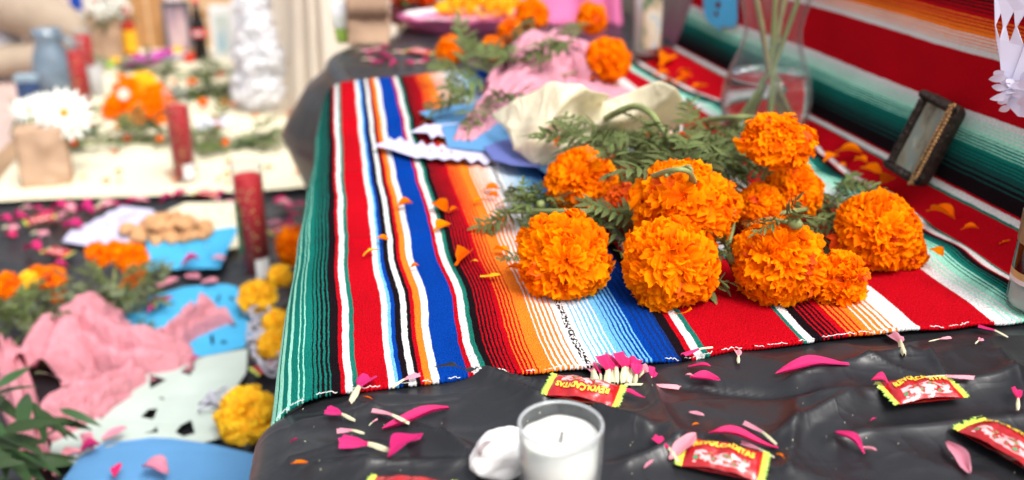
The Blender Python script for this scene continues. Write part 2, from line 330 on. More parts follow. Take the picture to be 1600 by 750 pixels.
    mr2 = N.new('ShaderNodeMapRange'); mr2.inputs[1].default_value = .3; mr2.inputs[2].default_value = .7; mr2.inputs[3].default_value = .84; mr2.inputs[4].default_value = 1.08; L.new(fl2, mr2.inputs[0])
    mm = N.new('ShaderNodeMath'); mm.operation = 'MULTIPLY'; L.new(mr.outputs[0], mm.inputs[0]); L.new(mr2.outputs[0], mm.inputs[1])
    h = N.new('ShaderNodeHueSaturation'); L.new(col, h.inputs['Color']); L.new(mm.outputs[0], h.inputs['Value']); L.new(h.outputs[0], b.inputs['Base Color'])
    b.inputs['Roughness'].default_value = .95; b.inputs['Specular IOR Level'].default_value = .03; b.inputs['Sheen Weight'].default_value = .0
    bp = N.new('ShaderNodeBump'); bp.inputs['Strength'].default_value = 1.; bp.inputs['Distance'].default_value = .002; L.new(fl, bp.inputs['Height']); L.new(bp.outputs[0], b.inputs['Normal'])
    return m
M_SERAPE = serape_material()
# ------------------------------------------------------------------ setting: ground and tables
def ground():
    v = []; n = 40
    for i in range(n):
        for j in range(n):
            x = (i / (n - 1) * 2 - 1); y = (j / (n - 1) * 2 - 1)
            v.append((math.copysign(abs(x) ** 5 * 600, x), 3 + math.copysign(abs(y) ** 5 * 600, y), -.52))
    tag(put('pavement', mesh('pavement', v, grid_faces(n, n), M_PAVE)), kind='structure')
ground()
lt = thing('low_platform', 'low wooden platform under the yellow cloth and black sheet', 'platform', (-.2, 2.3, -.52))
v, f = box(-.88, 1.3, .55, 4.9, -.51, LOW - .012); world_part('platform_top', lt, v, f, M_WOOD, smoothf=False)
us = thing('altar_shelf', 'raised altar shelf hidden under the black plastic sheet', 'shelf', (.4, 1.3, LOW))
v, f = box(.13, 1.25, .45, 2.42, -.05, -.022); world_part('shelf_top', us, v, f, M_WOOD, smoothf=False)
for sx in (.16, 1.15):
    for sy in (.55, 2.3): v, f = box(sx, sx + .05, sy, sy + .05, LOW, -.05); world_part('leg', us, v, f, M_WOOD, smoothf=False)

# ------------------------------------------------------------------ black plastic sheet on the shelf
def edge_x(y): return -.060 + .052 * (y - .59) / 1.3
CREASES = [((560, 640), (760, 720), .004, .010), ((700, 580), (850, 640), .006, .012), ((760, 600), (960, 640), .005, .008), ((1010, 600), (1060, 720), .007, .012), ((1060, 600), (1250, 620), -.004, .014),
           ((1240, 600), (1420, 560), .005, .016), ((1270, 640), (1600, 600), .006, .020), ((1215, 690), (1330, 640), .006, .013), ((1230, 745), (1245, 640), .004, .010),
           ((1300, 700), (1600, 660), .005, .016), ((1450, 560), (1470, 590), .004, .007), ((930, 660), (1010, 690), .008, .016), ((640, 590), (760, 575), .004, .008),
           ((470, 660), (700, 640), .003, .008), ((430, 720), (640, 700), .003, .012), ((980, 740), (1120, 690), .005, .013), ((1560, 560), (1600, 640), .005, .012),
           ((690, 690), (760, 745), .004, .009), ((480, 735), (720, 735), .004, .012), ((1350, 575), (1440, 600), .004, .008)]
CR = [((P(*a).x, P(*a).y), (P(*b).x, P(*b).y), h, wd) for a, b, h, wd in CREASES]
def sheet_z(x, y):
    m = 1 - smooth(.62, .72, y) * (1 - smooth(1.62, 1.75, y)) * .9
    z = 0.
    if m > .05:
        for (ax, ay), (bx, by), h, wd in CR:
            if min(ax, bx) - 4 * wd < x < max(ax, bx) + 4 * wd and min(ay, by) - 4 * wd < y < max(ay, by) + 4 * wd:
                dx, dy = bx - ax, by - ay; t = ((x - ax) * dx + (y - ay) * dy) / (dx * dx + dy * dy); tc = min(1, max(0, t))
                d = math.hypot(x - ax - tc * dx, y - ay - tc * dy) + .004 * abs(t - tc); z += h * 1.8 * exp(-d / wd * 1.9) * (.6 + .4 * sin(pi * (.15 + .7 * tc)))
        a = nz(x * 6 + 3, y * 11 + x * 4); z += .0042 * (1 - min(1, abs(a) * 2.6)) ** 1.2
        b = nz(x * 13 + 9, y * 22 - x * 9, 4); z += .0012 * (1 - min(1, abs(b) * 4)) ** 1.2
        q1 = noise.voronoi(Vector((x * 14 + .3 * nz(x * 9, y * 9), y * 22, 1.5)))[0]; z += .0022 * (q1[1] - q1[0]) * .5 + .0012 * q1[0]
        z = min(z, .019)
    return z * m - .006 * (1 - m)
def sheet():
    xs = np.concatenate([np.linspace(-.02, .80, 300)]); ys = np.concatenate([np.linspace(.43, .70, 110), np.linspace(.71, 2.44, 120)])
    v = []; prof = []
    # columns: hanging left side, rounded edge, top
    hang = [-(.375 - .02 * k) for k in range(17)]
    for y in ys:
        far = smooth(1.50, 1.80, y); e = edge_x(y) + .030 * smooth(.615, .66, y) * (1 - smooth(1.60, 1.80, y)) + .13 * smooth(1.84, 2.04, y) + .06 * smooth(2.04, 2.3, y)
        for z in hang:
            q = -z / .37
            fl = .02 + .082 * far * (q / .36 if q < .36 else max(0, 1 - (q - .36) / .55)) + .008 * sin(y * 26 + 2.2 * sin(y * 9)) * q * (.2 + 1.2 * far)
            v.append((e - fl, y, z))
        for k in range(9):
            a = pi / 2 * k / 8; v.append((e - .026 * cos(a) + .006, y, -.03 + .026 * sin(a) + .002))
        for x in xs:
            xx = e + .01 + (x + .02) * ((.80 - e) / .82); v.append((xx, y, sheet_z(xx, y) + .004 * (1 - smooth(e + .01, e + .06, xx)) * -1))
    nc = 17 + 9 + len(xs)
    # front hem hanging down in front of the shelf
    o = put('plastic_sheet', mesh('plastic_sheet', v, grid_faces(len(ys), nc), M_PLASTIC))
    tag(o, 'glossy black plastic sheet spread over the raised shelf under the striped blanket', 'plastic sheet')
sheet()
# riser behind the blanket's upright part
ALPHA = radians(15)
def crease(y): t = (y - .785) / .945; return Vector((.61 - .01 * t, y, max(.006, .04 - .032 * t)))
rs = thing('riser_box', 'black covered riser box behind the upright striped blanket', 'riser', (.9, 1.4, 0))
v = []
for y in np.linspace(.5, 2.40, 30):
    for k in range(14):
        q = k / 13 * .33; c = crease(min(y, 1.9)); b = .014 * nz(y * 6, q * 9, 3)
        v.append((c.x + .016 + q * sin(ALPHA) + b, y, q * cos(ALPHA)))
    v.append((1.25, y, .325)); v.append((1.25, y, 0))
fc = grid_faces(30, 16); fc += [tuple(range(16)), tuple(reversed(range(29 * 16, 30 * 16)))]
world_part('cover', rs, v, fc, M_PLASTIC)

# ------------------------------------------------------------------ serape blanket
def blanket_pos(u, s):
    """u across the stripes, s 0..1 along them"""
    uc = min(max(u, 0), .65); yf = .640 + .024 * smooth(0, .5, uc) + .004 * nz(u * 9, 1.2) - .012 * (1 - smooth(-.08, -.02, u)); yb = 1.60 + .09 * min(u, .25) / .25 * .6 + .12 * smooth(.3, .62, u) * .8
    y = yf + (yb - yf) * s
    e = edge_x(y) + .006
    wob = .0035 * nz(y * 4.0, u * 3, 7) + .0022 * nz(y * 11, u * 6, 2) + .0045 * exp(-((y - .80) / .05) ** 2) * (1 if u < .3 else 0) * exp(-((u - .08) / .07) ** 2)
    zb = .0035 + .0022 * (nz(u * 5, y * 5, 5) + .6) + .0012 * nz(u * 14, y * 9, 1)
    zb += .0035 * exp(-((y - 1.13) / .009) ** 2) + .0045 * exp(-((y - 1.36) / .010) ** 2) + .003 * exp(-((y - .93 - .05 * u) / .008) ** 2)
    front = (1 - smooth(0, .03, s))
    zb += .0035 * front * nz(u * 22, 3.) + sheet_z(u, yf) * .5 * (1 - smooth(0, .06, s))
    u_roll = e + .016; R = .036
    if u < u_roll:                                                    # rolls over the left edge
        d = u_roll - u; a = d / R
        if a < 1.35: return Vector((u_roll - R * sin(a) + wob, y, zb - R * (1 - cos(a))))
        a0 = 1.35; dd = d - a0 * R
        return Vector((u_roll - R * sin(a0) - dd * cos(a0) * .35 + wob, y, zb - R * (1 - cos(a0)) - dd))
    c = crease(y); sh = -.075 * smooth(1.1, 1.66, y)
    if u <= .585:
        k = smooth(.44, .58, u); x = u + sh * k + wob
        wave = smooth(.50, .545, u) * (1 - smooth(.575, .60, u))
        zb += wave * (.0045 * (sin(y * 46 + u * 20 + 2 * sin(y * 13)) * .5 + .5) * (1 - smooth(1.0, 1.35, y)) + .003 * nz(y * 16, u * 30))
        x += wave * .0035 * sin(y * 40 + 1. + 1.5 * sin(y * 15)) * (1 - smooth(1.0, 1.4, y)); return Vector((x, y, zb))
    if u <= .647:
        t = (u - .585) / .062; a = Vector((.585 + sh, y, zb)); t2 = t * t * .5 + t * .5
        return a + Vector(((c.x - a.x) * t, 0, (c.z - a.z) * t2 + .004 * sin(pi * t) * sin(y * 12)))
    ww = (u - .647) * .76
    if ww > .34: return Vector((c.x + .34 * sin(ALPHA) + (ww - .34), y, c.z + .34 * cos(ALPHA)))
    bulge = .006 * nz(y * 5, ww * 9, 8) * smooth(0, .05, ww) + .004 * sin(y * 13 + ww * 10) * smooth(0, .1, ww)
    return Vector((c.x + ww * sin(ALPHA) - bulge, y, c.z + ww * cos(ALPHA)))
us_ = np.concatenate([np.linspace(-.16, -.02, 40), np.linspace(-.015, .50, 90), np.linspace(.505, .70, 60), np.linspace(.71, 1.12, 40)]); NS = 150
vv = []; uvs = []
for s in np.linspace(0, 1, NS):
    for u in us_: vv.append(blanket_pos(u, s)); uvs.append((u, .65 + s))
bk = put('serape_blanket', mesh('serape_blanket', vv, grid_faces(NS, len(us_)), M_SERAPE, uv=uvs))
tag(bk, 'striped red, blue and orange woven blanket draped over the shelf and up the riser', 'blanket'); solid(bk, .003, -1); WM[bk] = Matrix.Identity(4)
# rough stitched hem along the front end
hv = []; hu = []; n = 1400; rn = 7
for i in range(n):
    u = -.12 + .75 * i / (n - 1); p = blanket_pos(u, 0.0); r = .0020 + .0007 * nz(u * 700, 1) + .0004 * sin(u * 1900)
    for j in range(rn):
        a = 2 * pi * j / rn; hv.append(p + Vector((0, -.0008 + r * cos(a), -.0008 + r * sin(a)))); hu.append((u + .0012 * nz(u * 300, 5), .3))
hm = put('hem', mesh('hem', hv, grid_faces(n, rn, True), M_SERAPE, uv=hu), bk)
M_THREAD = mat('white_thread', (.72, .68, .66), .9, .1, 60)
rh = random.Random(41)
for k in range(34):
    a = -.10 + .64 * (k + rh.random() * .7) / 34; b = a + rh.uniform(.006, .018); st_ = rh.uniform(-.001, .003)
    pts = [blanket_pos(a + (b - a) * q / 12, 0) + Vector((0, -.0014 - .0012 * abs(nz(q * .9, a * 90)) - (st_ if q > 9 else 0), .0012 + .0016 * nz(q * .6, a * 50))) for q in range(13)]
    v, f = tube(pts, [.0003 + .0004 * abs(nz(q * .7, a * 60)) for q in range(13)], 5); put('hem_thread', mesh('hem_thread', v, f, M_THREAD), bk)
# ------------------------------------------------------------------ lower sheets
def flat_sheet(name, m, poly_fn, label, cat, nu, nv, amp, z, sc=6., sharp=False):
    v = []
    for i in range(nu):
        for j in range(nv):
            p = poly_fn(i / (nu - 1), j / (nv - 1)); a = nz(p[0] * sc, p[1] * sc, 3)
            h = amp * (1 - min(1, abs(a) * 3)) ** 1.6 if sharp else amp * (a + .5)
            v.append((p[0], p[1], z + h + amp * .3 * nz(p[0] * sc * 4, p[1] * sc * 4)))
    return tag(put(name, mesh(name, v, grid_faces(nu, nv), m)), label, cat)
YF = [(0, 318), (122, 313), (278, 308), (371, 304), (480, 296)]
def yedge(x):
    pts = [P(a, b, LOW) for a, b in YF]
    for a, b in zip(pts, pts[1:]):
        if x <= b.x or b is pts[-1]: return a.y + (b.y - a.y) * (x - a.x) / (b.x - a.x)
flat_sheet('plastic_floor_sheet', M_PLASTIC, lambda a, b: (-.87 + .84 * a, .60 + (2.36 - .60) * b), 'black plastic sheet on the lower level strewn with pink petals', 'plastic sheet', 120, 200, .006, LOW - .008, 5, True)
def ypos(a, b):
    y0 = None; xl = -.79; x = xl + (.55 - xl) * a; y0 = yedge(min(x, -.05)); y = y0 + (4.85 - y0) * b
    return (x - .10 * b * (1 - a), y)
flat_sheet('yellow_cloth', M_YCLOTH, ypos, 'pale yellow cloth covering the far part of the lower level', 'cloth', 70, 120, .004, LOW + .003, 4)

# ------------------------------------------------------------------ flower parts
def petal_mesh(name, mats, wid=1., curl=.35, ruff=.07, seed=0, rows=5, cols=9, notch=.06):
    rnd = random.Random(seed); v = []; uv = []; ph = rnd.uniform(0, 6); k = rnd.uniform(2.2, 3.6)
    for i in range(rows):
        t = i / (rows - 1); wv = (.16 + .84 * smooth(0, .85, t)) * wid * .5
        for j in range(cols):
            s = j / (cols - 1) * 2 - 1
            z = t * (1 - .12 * s ** 4 * t) + (notch * (sin(s * 11 + ph) + .5 * sin(s * 23 + ph)) * t ** 3); x = s * wv
            y = curl * t ** 2.2 + ruff * (sin(s * k * 2 + ph) + .45 * sin(s * k * 4.3 + 2 * ph)) * t ** 1.5 - .12 * s * s * (1 - t) + .04 * rnd.uniform(-1, 1) * t
            v.append((x, y, z)); uv.append((s * .5 + .5, t ** 1.3))
    return mesh(name, v, grid_faces(rows, cols), mats, uv=uv)
PM = {}
for key, mm in (('o', M_ORANGE), ('y', M_YELLOW), ('d', M_DEEP)):
    PM[key] = [petal_mesh('petal', mm, random.uniform(.9, 1.2), random.uniform(.3, .8), random.uniform(.16, .28), s, 5, 13, random.uniform(.04, .08)) for s in range(10)]
def axes(d, hint):
    d = d.normalized(); x = d.cross(hint)
    if x.length < 1e-3: x = d.cross(Vector((1, 0, .2)))
    x.normalize(); return x, x.cross(d).normalized() * -1, d
def petal_frames(R, axis, n, flat, rnd, a0=.03):
    """matrices of petals on a domed head centred at 0"""
    axis = axis.normalized(); ax, ay, _ = axes(axis, Vector((0, 0, 1.01))); out = []; ga = pi * (3 - sqrt(5))
    n = int(n * 1.5)
    for i in range(n):
        c = 1 - (i + .5) / n * 1.72; th = i * ga + rnd.uniform(-.2, .2); s = sqrt(max(0, 1 - c * c))
        d = ax * (s * cos(th)) + ay * (s * sin(th)) + axis * c
        d = (d + Vector((rnd.uniform(-1, 1), rnd.uniform(-1, 1), rnd.uniform(-1, 1))) * .17).normalized()
        lump = 1 + .13 * nz(d.x * 2.4 + R * 90, d.y * 2.4, d.z * 2.4)
        rr = R * lump * rnd.uniform(.90, 1.05) * (1 - (1 - flat) * abs(c))
        x, y, z = axes(d, axis); tw = rnd.gauss(0, 1.0); x, y = x * cos(tw) + y * sin(tw), y * cos(tw) - x * sin(tw)
        tl = rnd.gauss(.16, .28); z2 = z * cos(tl) + y * sin(tl); y2 = y * cos(tl) - z * sin(tl)
        L = R * rnd.uniform(.26, .38); wv = R * rnd.uniform(.30, .47)
        M = Matrix(((x.x * wv, y2.x * L, z2.x * L), (x.y * wv, y2.y * L, z2.y * L), (x.z * wv, y2.z * L, z2.z * L))).to_4x4()
        M.translation = d * rr - z2 * L * .88 - y2 * L * .35; out.append(M)
    return out
CORE = {}
def core_mesh(key, axis_scale=1):
    if key not in CORE:
        v, f = [], []
        n1, n2 = 10, 14
        for i in range(n1):
            a = pi * (i + .02) / (n1 - .96)
            for j in range(n2): b = 2 * pi * j / n2; v.append((sin(a) * cos(b), sin(a) * sin(b), cos(a)))
        CORE[key] = mesh('bloom_heart', v, grid_faces(n1, n2, True), M_CORE if key != 'y' else MATS['marigold_yellow'])
    return CORE[key]
def add_bloom(root, c, R, axis, key='o', n=150, flat=.86, separate=True, seed=0):
    rnd = random.Random(seed); frs = petal_frames(R, axis, n, flat, rnd)
    T = Matrix.Translation(c); q = axis.to_track_quat('Z', 'Y').to_matrix().to_4x4()
    if separate:
        b = put('bloom', core_mesh(key), root, T @ q @ Matrix.Diagonal((R * .80, R * .80, R * .76 * flat, 1)))
        for M in frs: put('petal', rnd.choice(PM['d' if key == 'o' and rnd.random() < .05 else key]), b, T @ M)
        return b
    chunks = []; uv = []
    for M in frs:
        m = rnd.choice(PM[key]); chunks.append(([M @ x.co for x in m.vertices], [tuple(p.vertices) for p in m.polygons]))
        uv += [(k % 13 / 12, (k // 13 / 4) ** 1.3) for k in range(65)]
    V, F = joined(chunks); k = len(V); cm = core_mesh(key); D = q @ Matrix.Diagonal((R * .80, R * .80, R * .76 * flat, 1))
    V += [D @ x.co for x in cm.vertices]; F += [tuple(i + k for i in p.vertices) for p in cm.polygons]; uv += [(0.5, 0.1)] * len(cm.vertices)
    return put('bloom', mesh('bloom', V, F, PM[key][0].materials[0], uv=uv), root, T)
def leaflet(v, f, uv, base, d, nrm, L, W, ser=True, droop=.15):
    d = d.normalized(); s = d.cross(nrm).normalized(); n = s.cross(d); o = len(v); K = 7
    for i in range(K):
        t = i / (K - 1); wv = W * .5 * (sin(pi * min(1, t ** .8 * .97 + .02)) ** .8) * (1 + (.16 * (i % 2) if ser else 0))
        c = base + d * (L * t) - n * (droop * L * t * t); up = n * (.18 * wv)
        v += [c + s * wv + up, c, c - s * wv + up]; uv += [(0, t), (.5, .2), (1, t)]
    for i in range(K - 1):
        a = o + i * 3; f += [(a, a + 1, a + 4, a + 3), (a + 1, a + 2, a + 5, a + 4)]
def leaf_mesh(seed, m, pairs=6, lw=.085, ll=.46):
    """feathery leaf of length 1 along +X, upper face +Z"""
    r = random.Random(seed); v = []; f = []; uv = []; Z = Vector((0, 0, 1)); bend = r.uniform(.05, .3)
    def at(t): return Vector((t, .08 * sin(t * 3 + seed), -bend * t * t))
    pv, pf = tube([at(t / 6) for t in range(7)], [.013 * (1 - t / 9) for t in range(7)], 5); v += pv; f += pf; uv += [(.5, .5)] * len(pv)
    for i in range(pairs):
        t = .22 + .70 * i / (pairs - 1) if pairs > 1 else .5
        for sd in (1, -1):
            a = radians(r.uniform(38, 62)); d = Vector((cos(a), sd * sin(a), r.uniform(-.35, .25)))
            leaflet(v, f, uv, at(t), d, (Z + Vector((r.uniform(-.5, .5), r.uniform(-.5, .5), 0))).normalized(), ll * r.uniform(.75, 1.1) * (1 - .35 * t), lw * r.uniform(.8, 1.15), True, r.uniform(0, .4))
    leaflet(v, f, uv, at(.97), Vector((1, 0, -.2)), Z, ll * .8, lw, True, .2)
    return mesh('leaf', v, f, m, uv=uv)
LEAF = [leaf_mesh(s, M_LEAF) for s in range(6)]; PLEAF = [leaf_mesh(10 + s, M_PALELEAF, 5, .13, .36) for s in range(4)]
def lance_mesh(seed, m, W=.22):
    v = []; f = []; uv = []; leaflet(v, f, uv, Vector((0, 0, 0)), Vector((1, 0, 0)), Vector((0, 0, 1)), 1, W, False, .25); return mesh('leaf', v, f, m, uv=uv)
LANCE = [lance_mesh(0, M_DARKLEAF, .2), lance_mesh(1, M_DARKLEAF, .26), lance_mesh(2, M_PALELEAF, .2)]
def orient(p, d, up, L, roll=0., W=None):
    d = d.normalized(); s = up.cross(d); s = s.normalized() if s.length > 1e-3 else Vector((1, 0, 0)); n = d.cross(s)
    s2 = s * cos(roll) + n * sin(roll); n2 = n * cos(roll) - s * sin(roll); W = W or L
    M = Matrix(((d.x * L, s2.x * W, n2.x * W), (d.y * L, s2.y * W, n2.y * W), (d.z * L, s2.z * W, n2.z * W))).to_4x4(); M.translation = p; return M
def add_leaf(root, p, d, L, rnd, pool=LEAF, up=Vector((0, 0, 1))):
    return put('leaf', rnd.choice(pool), root, orient(p, d, (up + Vector((rnd.uniform(-.5, .5), rnd.uniform(-.5, .5), 0))).normalized(), L, rnd.uniform(-.5, .5)))
def add_stem(root, pts, r0=.0022, r1=.0016, m=M_STEM, name='stem', n=14):
    sp = spline(pts, n); v, f = tube(sp, [r0 + (r1 - r0) * i / (n - 1) for i in range(n)], 7); world_part(name, root, v, f, m); return sp
def calyx(root, c, axis, R):
    v, f = lathe([(.05, -1), (.12, -.9), (.22, -.6), (.30, -.2), (.34, .1)], 10); q = axis.to_track_quat('Z', 'Y').to_matrix().to_4x4()
    M = WM[root]; MM = Matrix.Translation(c - axis * R * .55) @ q @ Matrix.Diagonal((R * .7, R * .7, R * .55, 1))
    put('calyx', mesh('calyx', v, f, M_STEM), root, MM)

# ------------------------------------------------------------------ the main bunch: marigolds lying on the blanket
TOCAM = lambda p: (CAM - p).normalized()
def marigold(px, py, rpx, z, axis_px, label, stem, leaves, key='o', n=150, flat=.86, seed=1, sep=True, group='marigolds in the bunch on the blanket', name='marigold'):
    """axis_px: how the head is turned (right, up, towards the viewer); stem: picture points with heights; leaves: (px,py,z,dx,dy,dz,L)"""
    c = P(px, py, z); R = rpx * depth(c) / FPX; a = (RT * axis_px[0] + UP * axis_px[1] + TOCAM(c) * axis_px[2]).normalized()
    root = thing(name, label, 'flower', (c.x, c.y, max(0, z - R)), group); rnd = random.Random(seed * 13 + 5)
    add_bloom(root, c, R, a, key, n, flat, sep, seed)
    calyx(root, c, a, R)
    pts = [c - a * R * .8] + [P(x, y, zz) for x, y, zz in stem]
    add_stem(root, pts)
    for x, y, zz, dx, dy, dz, L in leaves:
        add_leaf(root, P(x, y, zz), RT * dx + Vector((sin(YAW), cos(YAW), 0)) * dy + Vector((0, 0, dz)), L, rnd)
    return root
def leaf_cloud(n, x0, y0, x1, y1, z0, z1, L0, L1, seed, aim=None):
    r = random.Random(seed); out = []
    for _ in range(n):
        a = r.uniform(0, 2 * pi)
        out.append((r.uniform(x0, x1), r.uniform(y0, y1), r.uniform(z0, z1), cos(a) + (aim[0] if aim else 0), sin(a) * .8 + (aim[1] if aim else 0), r.uniform(-.5, .5), r.uniform(L0, L1)))
    return out
MG = [
 (880, 402, 72, .036, (.05, .05, 1), 'large round orange marigold head at the left front of the bunch, facing the viewer', [(900, 372, .03), (960, 300, .04), (1040, 230, .05)],
   leaf_cloud(9, 800, 305, 865, 345, .012, .030, .030, .045, 1, (-.8, -.1)) + leaf_cloud(3, 810, 360, 840, 400, .006, .015, .025, .032, 11, (-1, -.4)), 'o', 190, .9),
 (908, 288, 55, .045, (-.25, .25, 1), 'orange marigold head above the left front one, against the cream paper', [(930, 260, .05), (985, 215, .05), (1020, 190, .06)],
   leaf_cloud(12, 900, 190, 985, 235, .03, .08, .04, .06, 2) + leaf_cloud(5, 955, 240, 985, 275, .05, .09, .03, .045, 12, (0, -1)), 'o', 170, .9),
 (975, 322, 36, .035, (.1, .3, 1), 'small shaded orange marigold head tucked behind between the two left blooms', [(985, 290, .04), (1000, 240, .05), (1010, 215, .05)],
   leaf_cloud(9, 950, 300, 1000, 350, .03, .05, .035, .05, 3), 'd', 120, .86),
 (1045, 415, 73, .036, (.05, -.1, 1), 'lower bloom of the stacked pair of orange marigolds at front centre', [(1100, 400, .03), (1135, 390, .03), (1150, 330, .04)],
   leaf_cloud(8, 955, 345, 990, 420, .012, .035, .03, .045, 4), 'o', 190, .9),
 (1062, 325, 76, .066, (-.15, .35, 1), 'upper bloom of the stacked pair of orange marigolds, with a drooping green stem over it', [(1080, 270, .11), (1068, 262, .11), (1040, 275, .11)],
   leaf_cloud(18, 980, 205, 1080, 260, .05, .10, .04, .06, 5), 'o', 190, .9),
 (1122, 318, 38, .060, (.5, .2, .8), 'smaller orange marigold pressed against the right side of the upper stacked bloom', [(1130, 290, .06), (1120, 240, .06), (1090, 200, .06)],
   leaf_cloud(12, 1060, 185, 1150, 240, .04, .09, .04, .06, 6), 'o', 120, .86),
 (1215, 222, 56, .105, (.2, .75, .55), 'raised orange marigold head in front of the glass vase, highest of the bunch', [(1200, 262, .08), (1180, 300, .05), (1120, 330, .04)],
   leaf_cloud(12, 1120, 240, 1190, 285, .03, .07, .035, .055, 7), 'o', 170, .62),
 (1238, 300, 48, .045, (.2, .6, .8), 'orange marigold just below the raised one, half hidden by buds', [(1200, 320, .04), (1150, 340, .03), (1110, 330, .03)],
   leaf_cloud(10, 1285, 275, 1320, 350, .02, .05, .035, .05, 8), 'o', 150, .8),
 (1185, 322, 36, .045, (-.5, .4, .8), 'small orange marigold at the centre of the bunch under the leaning bud', [(1170, 300, .03), (1130, 280, .03), (1100, 260, .04)],
   leaf_cloud(6, 1130, 290, 1180, 310, .03, .05, .03, .045, 9), 'o', 120, .86),
 (1217, 410, 70, .036, (-.05, .1, 1), 'large orange marigold head at the right front of the bunch', [(1180, 360, .03), (1150, 330, .03), (1110, 300, .03)],
   leaf_cloud(8, 1110, 380, 1150, 445, .006, .03, .03, .045, 10), 'o', 190, .9),
 (1310, 438, 45, .022, (.4, -.1, 1), 'small orange marigold overlapping the right front bloom near the blanket stripes', [(1270, 400, .02), (1230, 360, .02), (1160, 330, .03)], [], 'o', 140, .9),
 (1370, 362, 63, .038, (.2, .2, 1), 'large orange marigold at the far right of the bunch beside the dark frame', [(1310, 350, .03), (1240, 335, .03), (1150, 320, .03)],
   leaf_cloud(9, 1285, 300, 1320, 375, .01, .045, .035, .05, 14), 'o', 190, .9),
 (1418, 394, 32, .018, (.7, -.2, .7), 'small ruffled marigold poking out right of the far right bloom', [(1390, 390, .02), (1340, 370, .02), (1290, 350, .02)], [], 'o', 100, .86),
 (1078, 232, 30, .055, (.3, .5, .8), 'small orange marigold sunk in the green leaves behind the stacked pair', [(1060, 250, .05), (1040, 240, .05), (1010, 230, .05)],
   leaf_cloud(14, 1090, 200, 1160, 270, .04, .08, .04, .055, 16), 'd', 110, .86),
 (1012, 182, 9, .055, (.3, .5, .8), 'tiny orange marigold bud showing above the leaves against the cream paper', [(1012, 195, .05), (1005, 215, .05), (1000, 230, .05)],
   leaf_cloud(10, 930, 200, 1030, 220, .05, .085, .04, .055, 17), 'o', 40, .86),
]
for i, (px, py, r, z, ax, lab, st, lv, key, n, fl) in enumerate(MG):
    marigold(px, py, r, z, ax, lab, st, lv, key, n, fl, i + 1)
GS = 'leafy marigold stems in the bunch'
for k, (a, b, lab, reg) in enumerate([((905, 205, .04), (1060, 300, .03), 'leafy marigold stem massed under the cream paper', (895, 185, 1000, 245)), ((1000, 190, .05), (1130, 320, .03), 'leafy marigold stem filling the middle of the bunch', (985, 200, 1100, 262)), ((1090, 190, .05), (1200, 330, .03), 'leafy marigold stem in front of the vase foot', (1080, 195, 1175, 275)),
        ((790, 330, .015), (1000, 330, .03), 'leafy marigold stem reaching left over the orange stripes', (800, 305, 870, 345)), ((1300, 320, .02), (1180, 340, .03), 'leafy marigold stem left of the far right bloom', (1285, 290, 1320, 375))]):
    q = [P(*a), P((a[0] + b[0]) / 2, (a[1] + b[1]) / 2, .04), P(*b)]; ls = thing('marigold_sprig', lab, 'greenery', q[1], GS); add_stem(ls, q, .003, .002); r = random.Random(k + 77)
    hi = .085 if k < 3 else .03
    for x, y, zz, dx, dy, dz_, L in leaf_cloud(30 if k < 3 else 14, *reg, .012, hi, .036, .055, k + 500): add_leaf(ls, P(x, y, zz), RT * dx + Vector((0, dy, dz_)), L, r)
# bare bent stems of the bunch, buds
def bud(px, py, z, d, label, L=.016):
    c = P(px, py, z); root = thing('marigold_bud', label, 'flower bud', c)
    v, f = lathe([(.08, 0), (.30, .15), (.42, .42), (.36, .75), (.18, .97), (.02, 1.)], 12)
    dd = (RT * d[0] + UP * d[1] + TOCAM(c) * d[2]).normalized(); M = Matrix.Translation(c) @ dd.to_track_quat('Z', 'Y').to_matrix().to_4x4() @ Matrix.Scale(L, 4)
    put('bud_head', mesh('bud_head', v, f, M_STEM), root, M)
    add_stem(root, [c, c - dd * .02, c - dd * .04 - Vector((0, 0, .01))], .0022, .0018); r = random.Random(int(px))
    for k in range(4): add_leaf(root, c - dd * .005, RT * r.uniform(-1, 1) + UP * r.uniform(-.2, .6) + TOCAM(c) * .5, .03, r)
bud(1140, 392, .035, (.3, -.6, .5), 'round green bud hanging between the stacked pair and the right front bloom')
bud(847, 322, .03, (-.2, .2, .9), 'small green bud among the leaves left of the bunch', .012)
bud(1232, 348, .075, (.6, -.1, .5), 'pale green bud with a leafy collar lying over the right front bloom', .013)
def bare_stem(pts, label, r=.003, name='marigold_sprig'):
    q = [P(*a) for a in pts]; root = thing(name, label, 'stem', q[0]); add_stem(root, q, r, r * .75, n=24); return root
bare_stem([(940, 190, .05), (960, 178, .085), (990, 166, .10), (1018, 178, .10), (1040, 210, .085), (1070, 240, .06)], 'thick pale green stem arching over the leaves of the bunch', .0042)
bare_stem([(1100, 188, .05), (1140, 184, .075), (1175, 184, .08), (1195, 192, .085), (1210, 205, .08)], 'pale stem bending towards the raised marigold in front of the vase', .0036)
bare_stem([(1020, 276, .095), (1050, 266, .115), (1075, 268, .115), (1086, 285, .10)], 'thin stem curling over the top of the stacked pair', .0028)

